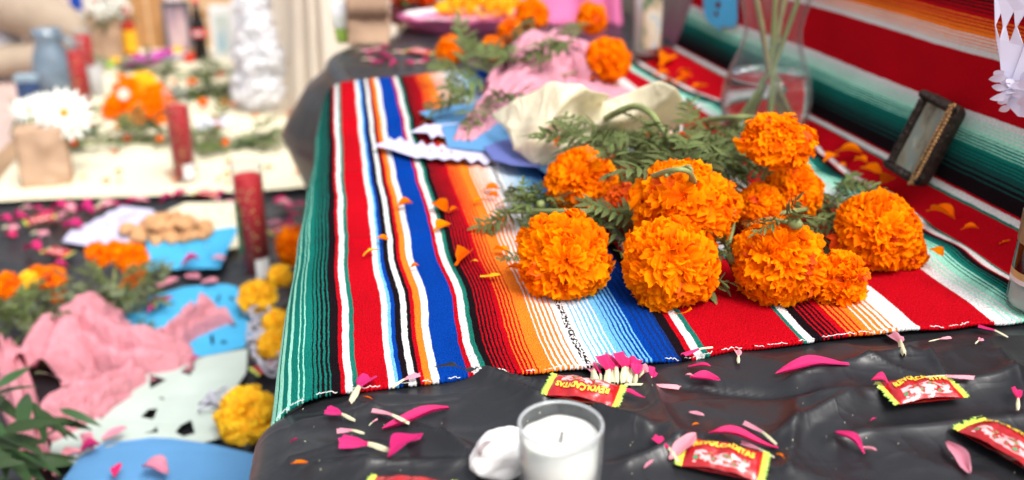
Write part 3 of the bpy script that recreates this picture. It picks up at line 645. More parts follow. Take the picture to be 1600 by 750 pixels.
# ------------------------------------------------------------------ loose petals
def spoon_mesh(m, seed, wid=.42, tail=0.):
    r = random.Random(seed); v = []; uv = []; nr, nc = 12, 7; ph = r.uniform(0, 6); cup = r.uniform(.25, .9)
    for i in range(nr):
        t = i / (nr - 1); wv = wid * .5 * (sin(pi * min(.985, .03 + .95 * t ** (1.25))) ** .75)
        if tail and t < tail: wv = .05 + .02 * t
        for j in range(nc):
            s = j / (nc - 1) * 2 - 1
            v.append((t + .03 * sin(s * 5 + ph) * t, s * wv * (1 + .16 * sin(t * 9 + ph + s * 2)) + .07 * sin(t * 2.4 + ph) * t, (.06 * sin(pi * t)) + cup * wv * s * s + .03 * sin(s * 6 + ph + t * 3) + .05 * sin(t * 5 + ph))); uv.append((s * .5 + .5, abs(s) * .6 + .2))
    return mesh('petal_blade', v, grid_faces(nr, nc), m, uv=uv)
def floret_mesh(mb, seed):
    """coloured fan with a pale narrow claw"""
    r = random.Random(seed); v = []; uv = []; nr, nc = 12, 7; mi = []; ph = r.uniform(0, 6)
    for i in range(nr):
        t = i / (nr - 1); k = smooth(.35, .75, t); wv = (.030 + .040 * sin(pi * min(1, t * 2.2))) * (1 - k) + (.085 + .13 * (t - .4)) * 1.1 * k
        for j in range(nc):
            s = j / (nc - 1) * 2 - 1
            v.append((t * (1 - .06 * s * s * k) + .02 * sin(s * 7 + ph) * k, s * wv, .07 * sin(pi * t) + .05 * k * sin(s * 4 + ph) + (1 - k) * .07 * (1 - s * s))); uv.append((s * .5 + .5, t))
    f = grid_faces(nr, nc); mi = [1 if (q[0] // nc) < 4.6 else 0 for q in f]
    return mesh('floret', v, f, [mb, M_CLAW], mi=mi, uv=uv)
SPOON = [spoon_mesh(M_PINK, s, random.uniform(.36, .5)) for s in range(8)]; SPOONP = [spoon_mesh(M_PALEPINK, 9 + s, random.uniform(.36, .5)) for s in range(6)]
FLO = [floret_mesh(M_PINK, s) for s in range(4)]; FLOP = [floret_mesh(M_PALEPINK, s + 7) for s in range(4)]
OPET = [spoon_mesh(M_ORANGE, 20 + s, .5, .25) for s in range(4)]; OTAIL = [spoon_mesh(M_YELLOW, 30 + s, .32, .5) for s in range(2)]
def on_sheet(px, py):
    z = 0.
    for _ in range(5): p = P(px, py, z); z = sheet_z(p.x, p.y)
    return P(px, py, z)
def lay(name, pool, a, b, zf, label, cat='petal', group=None, wsc=.8, lift=.002, roll=0., rise=0., thick=True):
    pa, pb = P(a[0], a[1], 0), P(b[0], b[1], 0)
    if zf == 'sheet': pa, pb = on_sheet(*a), on_sheet(*b); za, zb = sheet_z(pa.x, pa.y) + lift, sheet_z(pb.x, pb.y) + lift + rise
    else: pa, pb = P(a[0], a[1], zf), P(b[0], b[1], zf); za, zb = zf + lift, zf + lift + rise
    pa = Vector((pa.x, pa.y, za)); pb = Vector((pb.x, pb.y, zb)); d = pb - pa; L = d.length
    m = random.choice(pool) if isinstance(pool, list) else pool
    o = put(name, m, None, orient(pa, d, Vector((0, 0, 1)), L, roll, L * wsc * (.8 if cat == 'petal' and zf == 'sheet' else 1))); tag(o, label, cat, group); return o
G = 'pink petals scattered on the front of the black sheet'
FRONT = [
 (FLO, (612, 712), (530, 694), 'ruffled magenta petal pointing left, second of the row left of the candle glass', 1.2), (SPOON, (660, 682), (608, 726), 'broad magenta petal at the lower right of the left cluster', 1.05),
 (SPOON, (702, 645), (600, 678), 'long speckled magenta petal with a green tip in the left cluster', .62), (FLOP, (640, 668), (581, 648), 'pale pink floret with green base lying across the long speckled petal', 1.),
 (FLOP, (570, 684), (527, 680), 'pale pink floret above the ruffled magenta petal', 1.2), (FLO, (556, 664), (509, 649), 'magenta floret with cream base, leftmost on the front black sheet', 1.2),
 (FLO, (547, 637), (579, 597), 'upright magenta floret with cream base on the blanket edge at left', 1.1), (FLOP, (613, 612), (656, 596), 'pale pink and white floret on the blanket edge above the left cluster', .8),
 (FLOP, (577, 671), (590, 664), 'tiny white stub beside the pale floret of the left cluster', 1.), (FLOP, (975, 607), (1063, 612), 'long pink petal lying edge on with a white base right of the floret fan', .45),
 (SPOON, (1008, 626), (965, 622), 'short magenta petal peeking from behind the wrapper near the candle glass', 1.), (FLO, (1113, 549), (1065, 562), 'pink floret with cream tip lying on the blanket edge at the green stripe', .6),
 (SPOON, (1075, 577), (1109, 584), 'flat magenta chip below the blanket edge at centre', 1.), (SPOON, (1078, 600), (1124, 607), 'crumpled magenta petal ball right of centre', 1.3),
 (SPOONP, (1070, 592), (1083, 599), 'tiny pale chip touching the crumpled magenta petal', 1.), (FLOP, (1153, 574), (1152, 553), 'small upright pale pink floret at the blanket edge on the red stripe', 1.3),
 (SPOONP, (1076, 650), (1100, 656), 'square pale pink chip alone in the middle of the black sheet', 1.5), (FLO, (1062, 700), (1024, 690), 'magenta stub with a cream tail left of the lettered wrapper', 1.1),
 (SPOONP, (1048, 700), (1084, 694), 'pale pink scrap on the corner of the lettered wrapper', 1.3), (SPOON, (1215, 704), (1108, 690), 'largest smooth magenta petal lying behind the lettered wrapper', .8),
 (FLOP, (1213, 702), (1163, 668), 'pale floret with cream claw leaning on the largest magenta petal', .8), (FLOP, (1210, 722), (1157, 700), 'pale floret with long cream claw across the lettered wrapper', .8),
 (SPOON, (1326, 573), (1212, 590), 'long dark pink petal with a thin dry tail at right centre', .55), (FLOP, (1412, 562), (1396, 530), 'pale pink floret hanging off the white stripe of the blanket', 1.),
 (FLOP, (1450, 539), (1486, 533), 'thin white petal stub under the blanket edge at right', .5), (FLO, (1574, 533), (1527, 519), 'magenta petal with cream tail near the right end of the blanket edge', .8),
 (FLOP, (1522, 543), (1533, 537), 'tiny white crumb beside the tailed petal near the right end', 1.4), (SPOON, (1390, 604), (1360, 606), 'curled magenta petal at the left end of the middle right wrapper', 1.8),
 (FLOP, (1434, 600), (1520, 601), 'long cream and pink floret lying behind the middle right wrapper', .5), (SPOON, (1350, 714), (1306, 686), 'forked bright magenta petal between the two lower wrappers', 1.1),
 (SPOONP, (1343, 705), (1368, 716), 'pale folded end touching the forked magenta petal', 1.5), (SPOONP, (1477, 700), (1517, 746), 'folded pale pink petal at the lower right left of the corner wrapper', .9),
 (FLO, (1588, 652), (1587, 612), 'magenta petal pinched between two cream ends at the right margin', .9), (SPOON, (1358, 664), (1368, 664), 'tiny magenta crumb below the middle right wrapper', 1.),
 (SPOON, (455, 698), (466, 700), 'tiny pink crumb near the left edge of the black sheet', 1.), (SPOONP, (1006, 738), (1020, 733), 'small pink scrap right of the candle glass at the bottom', 1.2),
 (OPET, (455, 731), (482, 729), 'orange sliver near the lower left corner of the black sheet', .5), (OPET, (567, 625), (583, 634), 'thin brown orange sliver under the left blanket edge', .4),
 (OPET, (1225, 722), (1212, 718), 'brownish sliver at the right end of the lettered wrapper', .7), (OPET, (1080, 670), (1092, 668), 'tiny orange fleck below the square pale chip', .6)]
for pool, a, b, lab, ws in FRONT:
    on = 'edge' in lab and ('on the blanket' in lab)
    lay('orange_petal' if pool is OPET else 'pink_petal', pool, a, b, .006 if on else 'sheet', lab, 'petal', G if pool is not OPET else None, ws, .003, random.uniform(-.25, .25), random.uniform(0, .004))
# fan of pale-stalked florets
fan = thing('floret_fan', 'tight fan of pink florets with cream bases at the blanket edge behind the wrapper', 'flower piece', P(955, 600))
rf = random.Random(19)
for k in range(11):
    a = P(930 + 8.2 * k + rf.uniform(-6, 6), 605 + rf.uniform(-5, 3) - abs(k - 4) * .3, .003); b = P(922 + 9.4 * k + rf.uniform(-7, 7), 570 - 10 * sin(pi * k / 9) + rf.uniform(-5, 6), .004 + .005 * (k % 3))
    d = b - a; put('floret', rf.choice(FLO if k % 3 else FLOP), fan, orient(a, d, Vector((rf.uniform(-.3, .3), -.3, 1)), d.length * 1.08, rf.uniform(-.9, .9), d.length * rf.uniform(1.3, 1.8)))
# orange petals on the blanket
OP = [((618, 325), (645, 322), 'on the blue stripe near the lavender paper'), ((676, 322), (700, 334), 'curled at the black and red stripes, upper one of the pair'), ((700, 334), (717, 331), 'touching the curled one on the dark stripes'),
      ((678, 365), (702, 353), 'on the white and green lines'), ((588, 376), (608, 379), 'on the left white stripe beside the red one'), ((568, 402), (592, 393), 'thin one on the left red stripe'),
      ((712, 416), (737, 397), 'with a pale tail on the dark stripes'), ((735, 411), (747, 413), 'thread beside the tailed petal on the dark stripes'), ((640, 421), (655, 420), 'on the narrow white stripe by the royal blue'),
      ((750, 434), (782, 436), 'thread like one on the red lines'), ((753, 298), (780, 300), 'behind the leaves left of the bunch'), ((738, 320), (758, 316), 'left of the leaves on the orange stripes'),
      ((770, 392), (792, 400), 'at the left side of the left front bloom'), ((792, 420), (812, 428), 'below the left front bloom at its left'), ((760, 308), (778, 312), 'just under the leaves at left'), ((770, 345), (790, 352), 'among the left leaf tips')]
for a, b, t in OP: lay('orange_petal', OTAIL if 'thread' in t or 'thin' in t else OPET, a, b, .008, 'loose orange marigold petal ' + t, 'petal', 'orange petals on the blanket', 1., .0015, random.uniform(-.3, .3), .002)
OR = [((1305, 240), (1345, 247), 'on the far red band, largest of its row'), ((1334, 254), (1352, 262), 'below the largest one on the red band'), ((1287, 258), (1308, 250), 'on the white line left of the red band petals'),
      ((1305, 262), (1320, 268), 'on the white line below its neighbour'), ((1345, 268), (1377, 280), 'left of the foot of the dark frame'), ((1372, 296), (1395, 285), 'under the foot of the dark frame'),
      ((1447, 333), (1487, 350), 'long one on the white line right of the bunch'), ((1470, 310), (1502, 312), 'on the red band right of the dark frame'), ((1500, 363), (1527, 367), 'on the white line below the red band petals'),
      ((1560, 385), (1588, 388), 'thin one near the bottle at the right margin'), ((1453, 396), (1472, 410), 'on the mint stripes right of the bunch'), ((1032, 105), (1048, 92), 'near the picture candle at the far end'),
      ((1058, 118), (1080, 116), 'upper of the pair on the far red band'), ((1060, 127), (1082, 124), 'lower of the pair on the far red band'), ((1020, 121), (1046, 122), 'on the far white line by the cream paper tip'),
      ((1052, 135), (1072, 133), 'on the far white line'), ((1080, 143), (1105, 140), 'on the far white line left of the vase'), ((1034, 132), (1050, 134), 'on the teal stripe behind the cream paper')]
for a, b, t in OR: lay('orange_petal', OPET, a, b, .018 if a[0] > 1200 else .010, 'loose orange marigold petal ' + t, 'petal', 'orange petals on the right of the blanket', .9, .003, random.uniform(-.3, .3), .004)

# ------------------------------------------------------------------ candle glass and white lump
def candle_glass(px, py, wpx, label):
    c = P(px, py, 0); c.z = sheet_z(c.x, c.y) + .002; d = depth(c + Vector((0, 0, .05))); R = wpx / 2 * d / FPX; H = .060
    root = thing('candle_glass', label, 'candle', c)
    pr = [(R * .80, 0), (R * .88, .001), (R * .90, .004), (R * .97, H * .6), (R * .99, H - .002), (R * .985, H), (R * .955, H + .0006), (R * .93, H - .001), (R * .905, H * .6), (R * .84, .008), (R * .5, .0065), (.0005, .006)]
    v, f = lathe(pr, 48, True, True); put('glass', mesh('glass', v, f, M_THICK), root, WM[root])
    wl = H * .85; wx = []
    pr = [(R * .5, .009), (R * .81, .0095), (R * .893, H * .55), (R * .896, wl + .001), (R * .86, wl + .0005), (R * .5, wl - .002), (R * .12, wl - .003), (.0004, wl - .003)]
    v, f = lathe(pr, 48); v = [(x, y, z + (.0022 * nz(x * 60, y * 60, 3) if z > wl - .004 else 0)) for x, y, z in v]; put('wax', mesh('wax', v, f, M_WAX), root, WM[root])
    v, f = tube([(R * .965 * cos(2 * pi * q / 60), R * .965 * sin(2 * pi * q / 60), H + .0004) for q in range(61)], R * .035, 8); put('rim', mesh('rim', v, f, M_RIM), root, WM[root])
    v, f = tube([(0, 0, wl - .004), (.001, 0, wl + .004)], .0008, 6); put('wick', mesh('wick', v, f, M_BLACK), root, WM[root])
candle_glass(873, 812, 134, 'white wax candle in a clear glass cup at the front edge of the black sheet')
c = P(788, 742, .0); lp = thing('plaster_piece', 'lumpy white plaster piece with a grey smear behind the candle glass', 'ornament', (c.x, c.y, .004))
def blob(fn, n1=40, n2=56):
    v = []
    for i in range(n1):
        a = pi * (i + .01) / (n1 - .98)
        for j in range(n2):
            b = 2 * pi * j / n2; d = Vector((sin(a) * cos(b), sin(a) * sin(b), cos(a))); v.append(fn(d))
    return v, grid_faces(n1, n2, True)
def lumpf(d):
    r = 1 + .24 * nz(d.x * 1.5, d.y * 1.5, d.z * 1.5 + 4) + .05 * nz(d.x * 3.6, d.y * 3.6, d.z * 3.6)
    return (d.x * .0215 * r - .001 + .006 * d.y, d.y * .018 * r, .012 + d.z * .0155 * r)
v, f = blob(lumpf); put('plaster_body', mesh('plaster_body', v, f, M_PORC), lp, WM[lp])
sm = []; 
def smf(d): p = Vector(lumpf(d)); return p + d * .0006
nu_ = 8
for i in range(nu_):
    for j in range(nu_):
        a = i / 7; b = j / 7; d = Vector((-.60 + .42 * a - .1 * b, -.62 + .30 * a + .18 * b * (.3 + .7 * sin(pi * a)), .50 + .28 * a + .12 * b * sin(pi * a))).normalized(); sm.append(smf(d))
put('smear', mesh('smear', sm, grid_faces(nu_, nu_), M_GREYSMEAR), lp, WM[lp])

# ------------------------------------------------------------------ sweet wrappers
def wrapper_material():
    m = mat('red_wrapper', (.40, .008, .012), .16, .15, 60, spec=.7, coat=.4, bump=.5, bscale=110, dist=.002); t = m.node_tree; N = t.nodes; L = t.links; b = N['Principled BSDF']
    base = b.inputs['Base Color'].links[0].from_socket; tc = N.new('ShaderNodeTexCoord'); sp = N.new('ShaderNodeSeparateXYZ'); L.new(tc.outputs['UV'], sp.inputs[0])
    n = N.new('ShaderNodeTexNoise'); n.inputs['Scale'].default_value = 7; n.inputs['Detail'].default_value = 1; L.new(tc.outputs['UV'], n.inputs['Vector'])
    def mth(op, a, c):
        q = N.new('ShaderNodeMath'); q.operation = op
        for k, z in enumerate((a, c)):
            if isinstance(z, float): q.inputs[k].default_value = z
            else: L.new(z, q.inputs[k])
        return q.outputs[0]
    low = mth('COMPARE', sp.outputs[1], .27); low.node.inputs[2].default_value = .17
    mid = mth('COMPARE', sp.outputs[0], .5); mid.node.inputs[2].default_value = .36
    pk = mth('MULTIPLY', mth('MULTIPLY', low, mid), mth('GREATER_THAN', n.outputs[0], .5)); col = base
    gr = mth('MULTIPLY', mth('MULTIPLY', low, mid), mth('LESS_THAN', n.outputs[0], .37))
    for fac, c in ((pk, (.78, .42, .42, 1)), (gr, (.02, .30, .12, 1))):
        mx = N.new('ShaderNodeMix'); mx.data_type = 'RGBA'; L.new(fac, mx.inputs[0]); L.new(col, mx.inputs[6]); mx.inputs[7].default_value = c; col = mx.outputs[2]
    L.new(col, b.inputs['Base Color']); return m
M_WRAP = wrapper_material()
CL, CW = .062, .034
def wrap_h(x, y, seed=0):
    a = max(0, 1 - abs(x / (CL * .5)) ** 2.4); b = max(0, 1 - abs(y / (CW * .5)) ** 2.2)
    return .0085 * a ** .6 * b ** .7 * (1 + .45 * nz(x * 80 + seed, y * 100)) + .0006 * (1 - 3 * abs(nz(x * 120 + seed * 3, y * 150))) * min(1, a * b * 3)
def wrapper_meshes(seed):
    nx, ny = 34, 16; v = []; uv = []
    for i in range(nx):
        for j in range(ny):
            x = (i / (nx - 1) - .5) * CL; y = (j / (ny - 1) - .5) * CW * (1 - .10 * (1 - abs(2 * x / CL) ** 2)); v.append((x, y, .004 + wrap_h(x, y, seed))); uv.append((i / (nx - 1), j / (ny - 1)))
    nb = len(v)
    for k in range(nb): x, y, z = v[k]; v.append((x, y, max(.0005, .004 - (z - .004) * .45))); uv.append((.05, .9))
    f = grid_faces(nx, ny); f += [tuple(reversed([i + nb for i in q])) for q in grid_faces(nx, ny)]
    body = mesh('wrapper_body', v, f, M_WRAP, uv=uv); ends = []
    for sd in (-1, 1):
        v = []; uv = []; n = 25; rows = 5
        for i in range(rows):
            for j in range(n):
                s = j / (n - 1) - .5; x = sd * (CL * .5 - .001 + .0062 * i / (rows - 1) + (.0011 * (1 if j % 2 else -1) if i == rows - 1 else 0))
                v.append((x, s * CW * 1.03, .0045 + .0009 * nz(s * 9 + seed, i * .5, sd) * i + (.0006 if i % 2 else 0))); uv.append((0, 1 - i / (rows - 1)))
        ends.append(mesh('end_seal', v, grid_faces(rows, n), M_SEAL, uv=uv))
    return body, ends
WR = [wrapper_meshes(s * 3.3) for s in range(3)]
def text_mesh(txt, seed):
    cu = bpy.data.curves.new('lettering', 'FONT'); cu.body = txt; cu.align_x = 'CENTER'; cu.align_y = 'CENTER'; cu.size = .0105; cu.extrude = .0; cu.offset = .00045; cu.space_character = 1.02; cu.resolution_u = 2
    o = bpy.data.objects.new('lettering_source', cu); COL.objects.link(o); bpy.context.view_layer.update()
    m = bpy.data.meshes.new_from_object(o.evaluated_get(bpy.context.evaluated_depsgraph_get())); bpy.data.objects.remove(o); bpy.data.curves.remove(cu)
    import bmesh
    bm = bmesh.new(); bm.from_mesh(m); bmesh.ops.triangulate(bm, faces=bm.faces[:]); bmesh.ops.subdivide_edges(bm, edges=[e for e in bm.edges if e.calc_length() > .0018], cuts=1); bm.to_mesh(m); bm.free()
    xs = [q.co.x for q in m.vertices]; k = CL * .80 / (max(xs) - min(xs))
    for q in m.vertices:
        x = q.co.x * k; y = q.co.y * .85 + .0065 - 5.2 * x * x * .9; q.co = (x, y, .0047 + wrap_h(x, y, seed) + .0007)
    m.materials.clear(); m.materials.append(M_LETTER); m.name = 'lettering'; return m
LETTERS = [text_mesh('REVOLCADITAS', k * 3.3) for k in range(3)]
def candy(px, py, ang_a, ang_b, label, seed=0, z='sheet', lift=.002, scale=1., tilt=(0, 0), letters=True, flip=False, group=None):
    """lies with its long side along the picture direction from ang_a to ang_b"""
    a = P(*ang_a, 0 if z == 'sheet' else z); b = P(*ang_b, 0 if z == 'sheet' else z); c = P(px, py, 0 if z == 'sheet' else z); zz = (sheet_z(c.x, c.y) if z == 'sheet' else z) + lift
    if z == 'sheet': c = on_sheet(px, py + 3); zz = sheet_z(c.x, c.y) + lift
    d = (b - a).normalized(); up = Vector((tilt[0], tilt[1], 1)).normalized(); scale *= .78; M = orient(Vector((c.x, c.y, zz)), d, up, scale, 0)
    root = tag(link(bpy.data.objects.new('sweet_wrapper', None), None, M), label, 'sweet', group)
    body, ends = WR[seed % 3]; put('wrapper_body', body, root, M)
    for e in ends: put('end_seal', e, root, M)
    if letters: put('lettering', LETTERS[seed % 3], root, M)
    return root
GC = 'wrapped sweets lying among the petals'
candy(912, 618, (970, 626), (855, 606), 'red and lime sweet wrapper lying upside down behind the candle glass', 0, tilt=(0, -.1), group=GC)
candy(1128, 728, (1058, 706), (1200, 735), 'red sweet wrapper with yellow arched lettering at the bottom centre', 0, tilt=(0, -.22), lift=.004, scale=1.0, group=GC)
candy(1438, 616, (1370, 622), (1505, 608), 'red and lime sweet wrapper with a magenta petal at its left end, at right', 1, tilt=(.05, -.06), lift=.003, scale=1.04, group=GC)
candy(1572, 708, (1520, 672), (1620, 726), 'red sweet wrapper cut off by the lower right corner', 2, tilt=(.1, -.15), lift=.004, scale=1.15, group=GC)
candy(640, 776, (600, 775), (680, 781), 'red and lime sweet wrapper barely showing at the bottom edge left of the candle', 1, group=GC, letters=False)
candy(655, 88, (635, 86), (680, 91), 'faded pink and lime sweet wrapper among petals at the far end of the shelf', 1, z=.0, lift=.004, group=GC, letters=False)
for px, py, a, b, t in ((64, 349, (45, 352), (85, 344), 'at the upper left of the lower black sheet'), (91, 400, (70, 396), (110, 404), 'on the lower sheet near the left marigold bunch'), (324, 308, (305, 306), (345, 311), 'at the yellow cloth edge left of the tall candle'),
                        (443, 364, (425, 368), (462, 358), 'right of the tall red candle'), (425, 578, (405, 585), (445, 570), 'under the pale cord by the yellow marigolds')):
    candy(px, py, a, b, 'red sweet wrapper ' + t, 2, z=LOW, lift=.004, group=GC, letters=False, scale=1.1)

# ------------------------------------------------------------------ carved frame
def frame():
    c = crease(.86); nrm = Vector((-cos(ALPHA), 0, sin(ALPHA)))
    b0 = P(1383, 262, .042); b1 = P(1437, 290, .038); t0 = CAM + ray(1452, 143) * 1.045
    X_ = (b1 - b0) * .98; Y_ = t0 - b0; W = X_.length; H = Y_.length; x = X_ / W; y = Y_ / H; g = x.dot(y); x, y = (x - y * g * .5), (y - x * g * .5); x.normalize(); y = (y - x * y.dot(x)).normalized(); z = x.cross(y)
    M = Matrix((x, y, z)).transposed().to_4x4(); M.translation = b0
    root = tag(link(bpy.data.objects.new('picture_frame', None), None, M), 'small dark carved picture frame leaning on the green bands of the upright blanket', 'picture frame')
    T = .014; bw = W * .21
    def bar(x0, x1, y0, y1, sd):
        n1, n2 = (40, 9); v = []; f = []; lng = (x1 - x0) > (y1 - y0)
        for i in range(n1):
            for j in range(n2):
                a = i / (n1 - 1); bb = j / (n2 - 1); xx = x0 + (x1 - x0) * (a if lng else bb); yy = y0 + (y1 - y0) * (bb if lng else a)
                h = .006 * sin(pi * bb) ** .5 + .0016 * abs(sin(a * (46 if not lng else 20) + 2 * bb)) * sin(pi * bb) + .0012 * nz(xx * 200, yy * 200, sd); v.append((xx, yy, h))
        return v, grid_faces(n1, n2)
    for k, (x0, x1, y0, y1) in enumerate(((0, bw, bw, H - bw), (W - bw, W, bw, H - bw), (0, W, 0, bw), (0, W, H - bw, H))):
        v, f = bar(x0, x1, y0, y1, k); o = put('moulding', mesh('moulding', v, f, M_FRAME), root, M); o['label'] = 'carved dark moulding with worn bronze edge'
    v, f = rbox(W, H, T, .008); put('frame_back', mesh('frame_back', [(p[0] + W / 2, p[1] + H / 2, p[2] - T) for p in v], f, M_FRAME), root, M)
    rr = random.Random(3)
    v = []; f = []
    ch = []
    for k in range(46):
        yy = H * (k + .5) / 46; xx = W - bw * .35 if k % 2 else W - bw * .7
        bv, bf = blob(lambda d: (xx + d.x * .0022, yy + d.y * .0026, .0058 + d.z * .0016), 6, 8); ch.append((bv, bf))
    V, F = joined(ch); put('gilt_beads', mesh('gilt_beads', V, F, M_BRASS), root, M)
    m = mat('faded_picture', (.36, .33, .27), .5, .2, 30, spec=.12); t = m.node_tree; N = t.nodes; L = t.links; bs = N['Principled BSDF']
    tc = N.new('ShaderNodeTexCoord'); mp = N.new('ShaderNodeMapping'); mp.inputs['Scale'].default_value = (45, 16, 1); L.new(tc.outputs['Object'], mp.inputs[0])
    n = N.new('ShaderNodeTexNoise'); n.inputs['Scale'].default_value = 1.2; n.inputs['Detail'].default_value = 5; L.new(mp.outputs[0], n.inputs[0])
    cr = N.new('ShaderNodeValToRGB'); e = cr.color_ramp.elements; e[0].position = .3; e[0].color = (.06, .05, .04, 1); e[1].position = .7; e[1].color = (.50, .43, .30, 1)
    q = e.new(.45); q.color = (.25, .24, .18, 1); q = e.new(.55); q.color = (.20, .25, .23, 1); L.new(n.outputs[0], cr.inputs[0]); L.new(cr.outputs[0], bs.inputs['Base Color'])
    v = [(bw * .9, bw * .9, .001), (W - bw * .9, bw * .9, .001), (W - bw * .9, H - bw * .9, .001), (bw * .9, H - bw * .9, .001)]; put('picture', mesh('picture', v, [(0, 1, 2, 3)], m, smoothf=False), root, M)
frame()

# ------------------------------------------------------------------ vase with stems
def vase():
    c = P(1192, 205, .006); d = depth(c + Vector((0, 0, .1))); k = d / FPX
    root = thing('glass_vase', 'clear waisted glass vase half full of water with flower stems, behind the raised marigold', 'vase', c)
    ctr = [(58, -.2), (64, 0), (68, 22), (71, 48), (70, 70), (66, 92), (58, 116), (50, 138), (45.5, 158), (44.5, 175), (47, 195), (52, 215), (57, 235), (62, 260), (66, 285)]
    sc = 1.0 / cos(TILT * .92); prof = [(r * k * 1.0, y * .86 * k * sc + .003) for r, y in ctr]; outer = [(prof[0][0] * .6, .0)] + prof
    inner = [(r - .0032, z) for r, z in reversed(prof[1:])]; inner.append((prof[1][0] * .5, .009))
    v, f = lathe(outer + inner, 56); put('glass_wall', mesh('glass_wall', v, f, M_THIN), root, WM[root])
    wl = 88 * k * sc; wp = [(prof[1][0] * .5, .010)] + [(r - .0036, z) for r, z in prof[1:] if z < wl]; wp.append((wp[-1][0] - .0012, wl)); 
    v, f = lathe(wp, 56); put('water', mesh('water', v, f, M_WATER), root, WM[root])
    st = thing('cut_stem', 'brown green flower stem leaning left in the vase', 'stem', c + Vector((0, 0, .02)))
    def stem(pts, label, r, m):
        q = [c + RT * (x * k) + Vector((0, 0, z * k * sc)) + Vector((sin(YAW), cos(YAW), 0)) * y * k for x, y, z in pts]
        s = st if label is None else thing('cut_stem', label, 'stem', q[0], 'stems in the vase'); add_stem(s, q, r * .78, r * .62, m, n=20)
    st['group'] = 'stems in the vase'
    stem([(38, 10, 12), (2, 0, 90), (-18, -4, 155), (-42, -8, 230), (-60, -10, 300)], None, .0055, M_DRYSTEM)
    stem([(-42, -8, 12), (0, -4, 85), (22, 0, 150), (44, 4, 230), (60, 5, 300)], 'pale green stem leaning right across the vase', .0044, M_STEM)
    stem([(-18, 12, 10), (2, 6, 90), (0, 0, 170), (-3, 0, 300)], 'straight pale stem standing in the middle of the vase', .0046, M_STEM)
    stem([(4, -20, 9), (4, -10, 60), (12, 10, 140), (18, 20, 250)], 'short pale cut stem at the front of the vase', .0050, M_STEM)
    stem([(28, 8, 12), (14, 8, 60), (6, 10, 120), (30, 14, 260)], 'thick dull green stem at the right of the vase', .0060, M_DRYSTEM)
vase()
# bottle cut by the right margin
def bottle_right():
    c = P(1622, 482, .006); root = thing('mezcal_bottle', 'clear bottle with a striped label cut off by the right margin', 'bottle', c)
    R = .026; pr = [(R * .8, 0), (R * .97, .002), (R, .006), (R, .085), (R * .96, .093), (R * .6, .11), (R * .4, .12), (R * .38, .15)]
    v, f = lathe(pr, 36); put('glass_body', mesh('glass_body', v, f, M_THIN), root, WM[root])
    def ring(nm, z0, z1, m, e=.0004):
        v, f = lathe([(R + e, z0), (R + e, z1)], 36, False, False); put(nm, mesh(nm, v, f, m), root, WM[root])
    ring('label_band', .030, .036, M_GOLD); ring('label_dark', .036, .060, M_COLA); ring('label_white', .026, .030, M_LABELW); ring('label_gold', .060, .085, mat('olive_label', (.24, .18, .09), .5, .4, 60))
    v, f = lathe([(R * .9, .004), (R * .94, .007), (R * .94, .024), (.0005, .0241)], 30); put('liquid', mesh('liquid', v, f, mat('cloudy_liquid', (.36, .44, .40), .3, .1, 20)), root, WM[root])
    v, f = lathe([(R * .45, .15), (R * .45, .17)], 24); put('cap', mesh('cap', v, f, M_BLACK), root, WM[root])
bottle_right()
# ------------------------------------------------------------------ paper with holes (papel picado)
def cut_paper(name, pts, holes, z, m, label, zf=None, to3d=None, thick=.0006):
    """outline and holes in picture points lying on a level at height z, or mapped by to3d"""
    f3 = to3d or (lambda a, b: P(a, b, z)); loops = [pts] + holes; flat = [[Vector((a, b, 0)) for a, b in lp_] for lp_ in loops]
    tris = tessellate_polygon(flat); v = []
    for lp_ in loops:
        for a, b in lp_:
            p = f3(a, b).copy(); p.z += (.002 * nz(a * .03, b * .05, z) if zf is None else zf(a, b)); v.append(p)
    o = put(name, mesh(name, v, [tuple(t) for t in tris], m, smoothf=False)); tag(o, label, 'paper'); solid(o, thick, 0); return o
def zigzag(a, b, n, amp, sgn=1):
    out = []; dx, dy = b[0] - a[0], b[1] - a[1]; L = math.hypot(dx, dy); nx, ny = -dy / L * sgn, dx / L * sgn
    for i in range(n):
        t = i / n; h = amp * (1 if i % 2 else 0) * random.uniform(.2, 1.7); out.append((a[0] + dx * t + nx * h, a[1] + dy * t + ny * h))
    return out
def ell(cx, cy, rx, ry, n=8, ang=0.):
    return [(cx + rx * cos(2 * pi * k / n) * cos(ang) - ry * sin(2 * pi * k / n) * sin(ang), cy + rx * cos(2 * pi * k / n) * sin(ang) + ry * sin(2 * pi * k / n) * cos(ang)) for k in range(n)]
def scallop(a, b, n, amp, k=5):
    out = []; dx, dy = b[0] - a[0], b[1] - a[1]; L = math.hypot(dx, dy); nx, ny = -dy / L, dx / L
    for i in range(n * k):
        t = i / (n * k); h = amp * abs(sin(pi * n * t)) ; out.append((a[0] + dx * t + nx * h, a[1] + dy * t + ny * h))
    return out
# upper shelf: lavender / blue / indigo tissue beside the cream paper
bp_ = [(655, 178), (700, 170), (770, 165), (850, 200), (880, 255), (868, 285), (830, 262), (790, 245), (700, 235), (690, 200)]
cut_paper('blue_tissue', bp_, [], .012, M_BLUEP2, 'sky blue tissue sheet under the pink tissue on the blanket', zf=lambda a, b: .004 + .004 * nz(a * .02, b * .03))
lp2 = [(583, 228)] + zigzag((600, 222), (700, 232), 12, 9, -1) + zigzag((700, 232), (790, 236), 8, 8, -1) + [(800, 250)] + zigzag((790, 252), (640, 244), 14, 5, -1) + [(610, 235)]
cut_paper('lavender_tissue', lp2, [ell(690, 236, 3, 1.6), ell(705, 238, 3, 1.5), ell(672, 236, 2.5, 1.5)], .013, M_LAV, 'lavender cut tissue with toothed edges pointing left across the stripes', zf=lambda a, b: .012 * (1 if False else max(0, nz(a * .02, 1))) + .001 * nz(a * .2, b * .2))
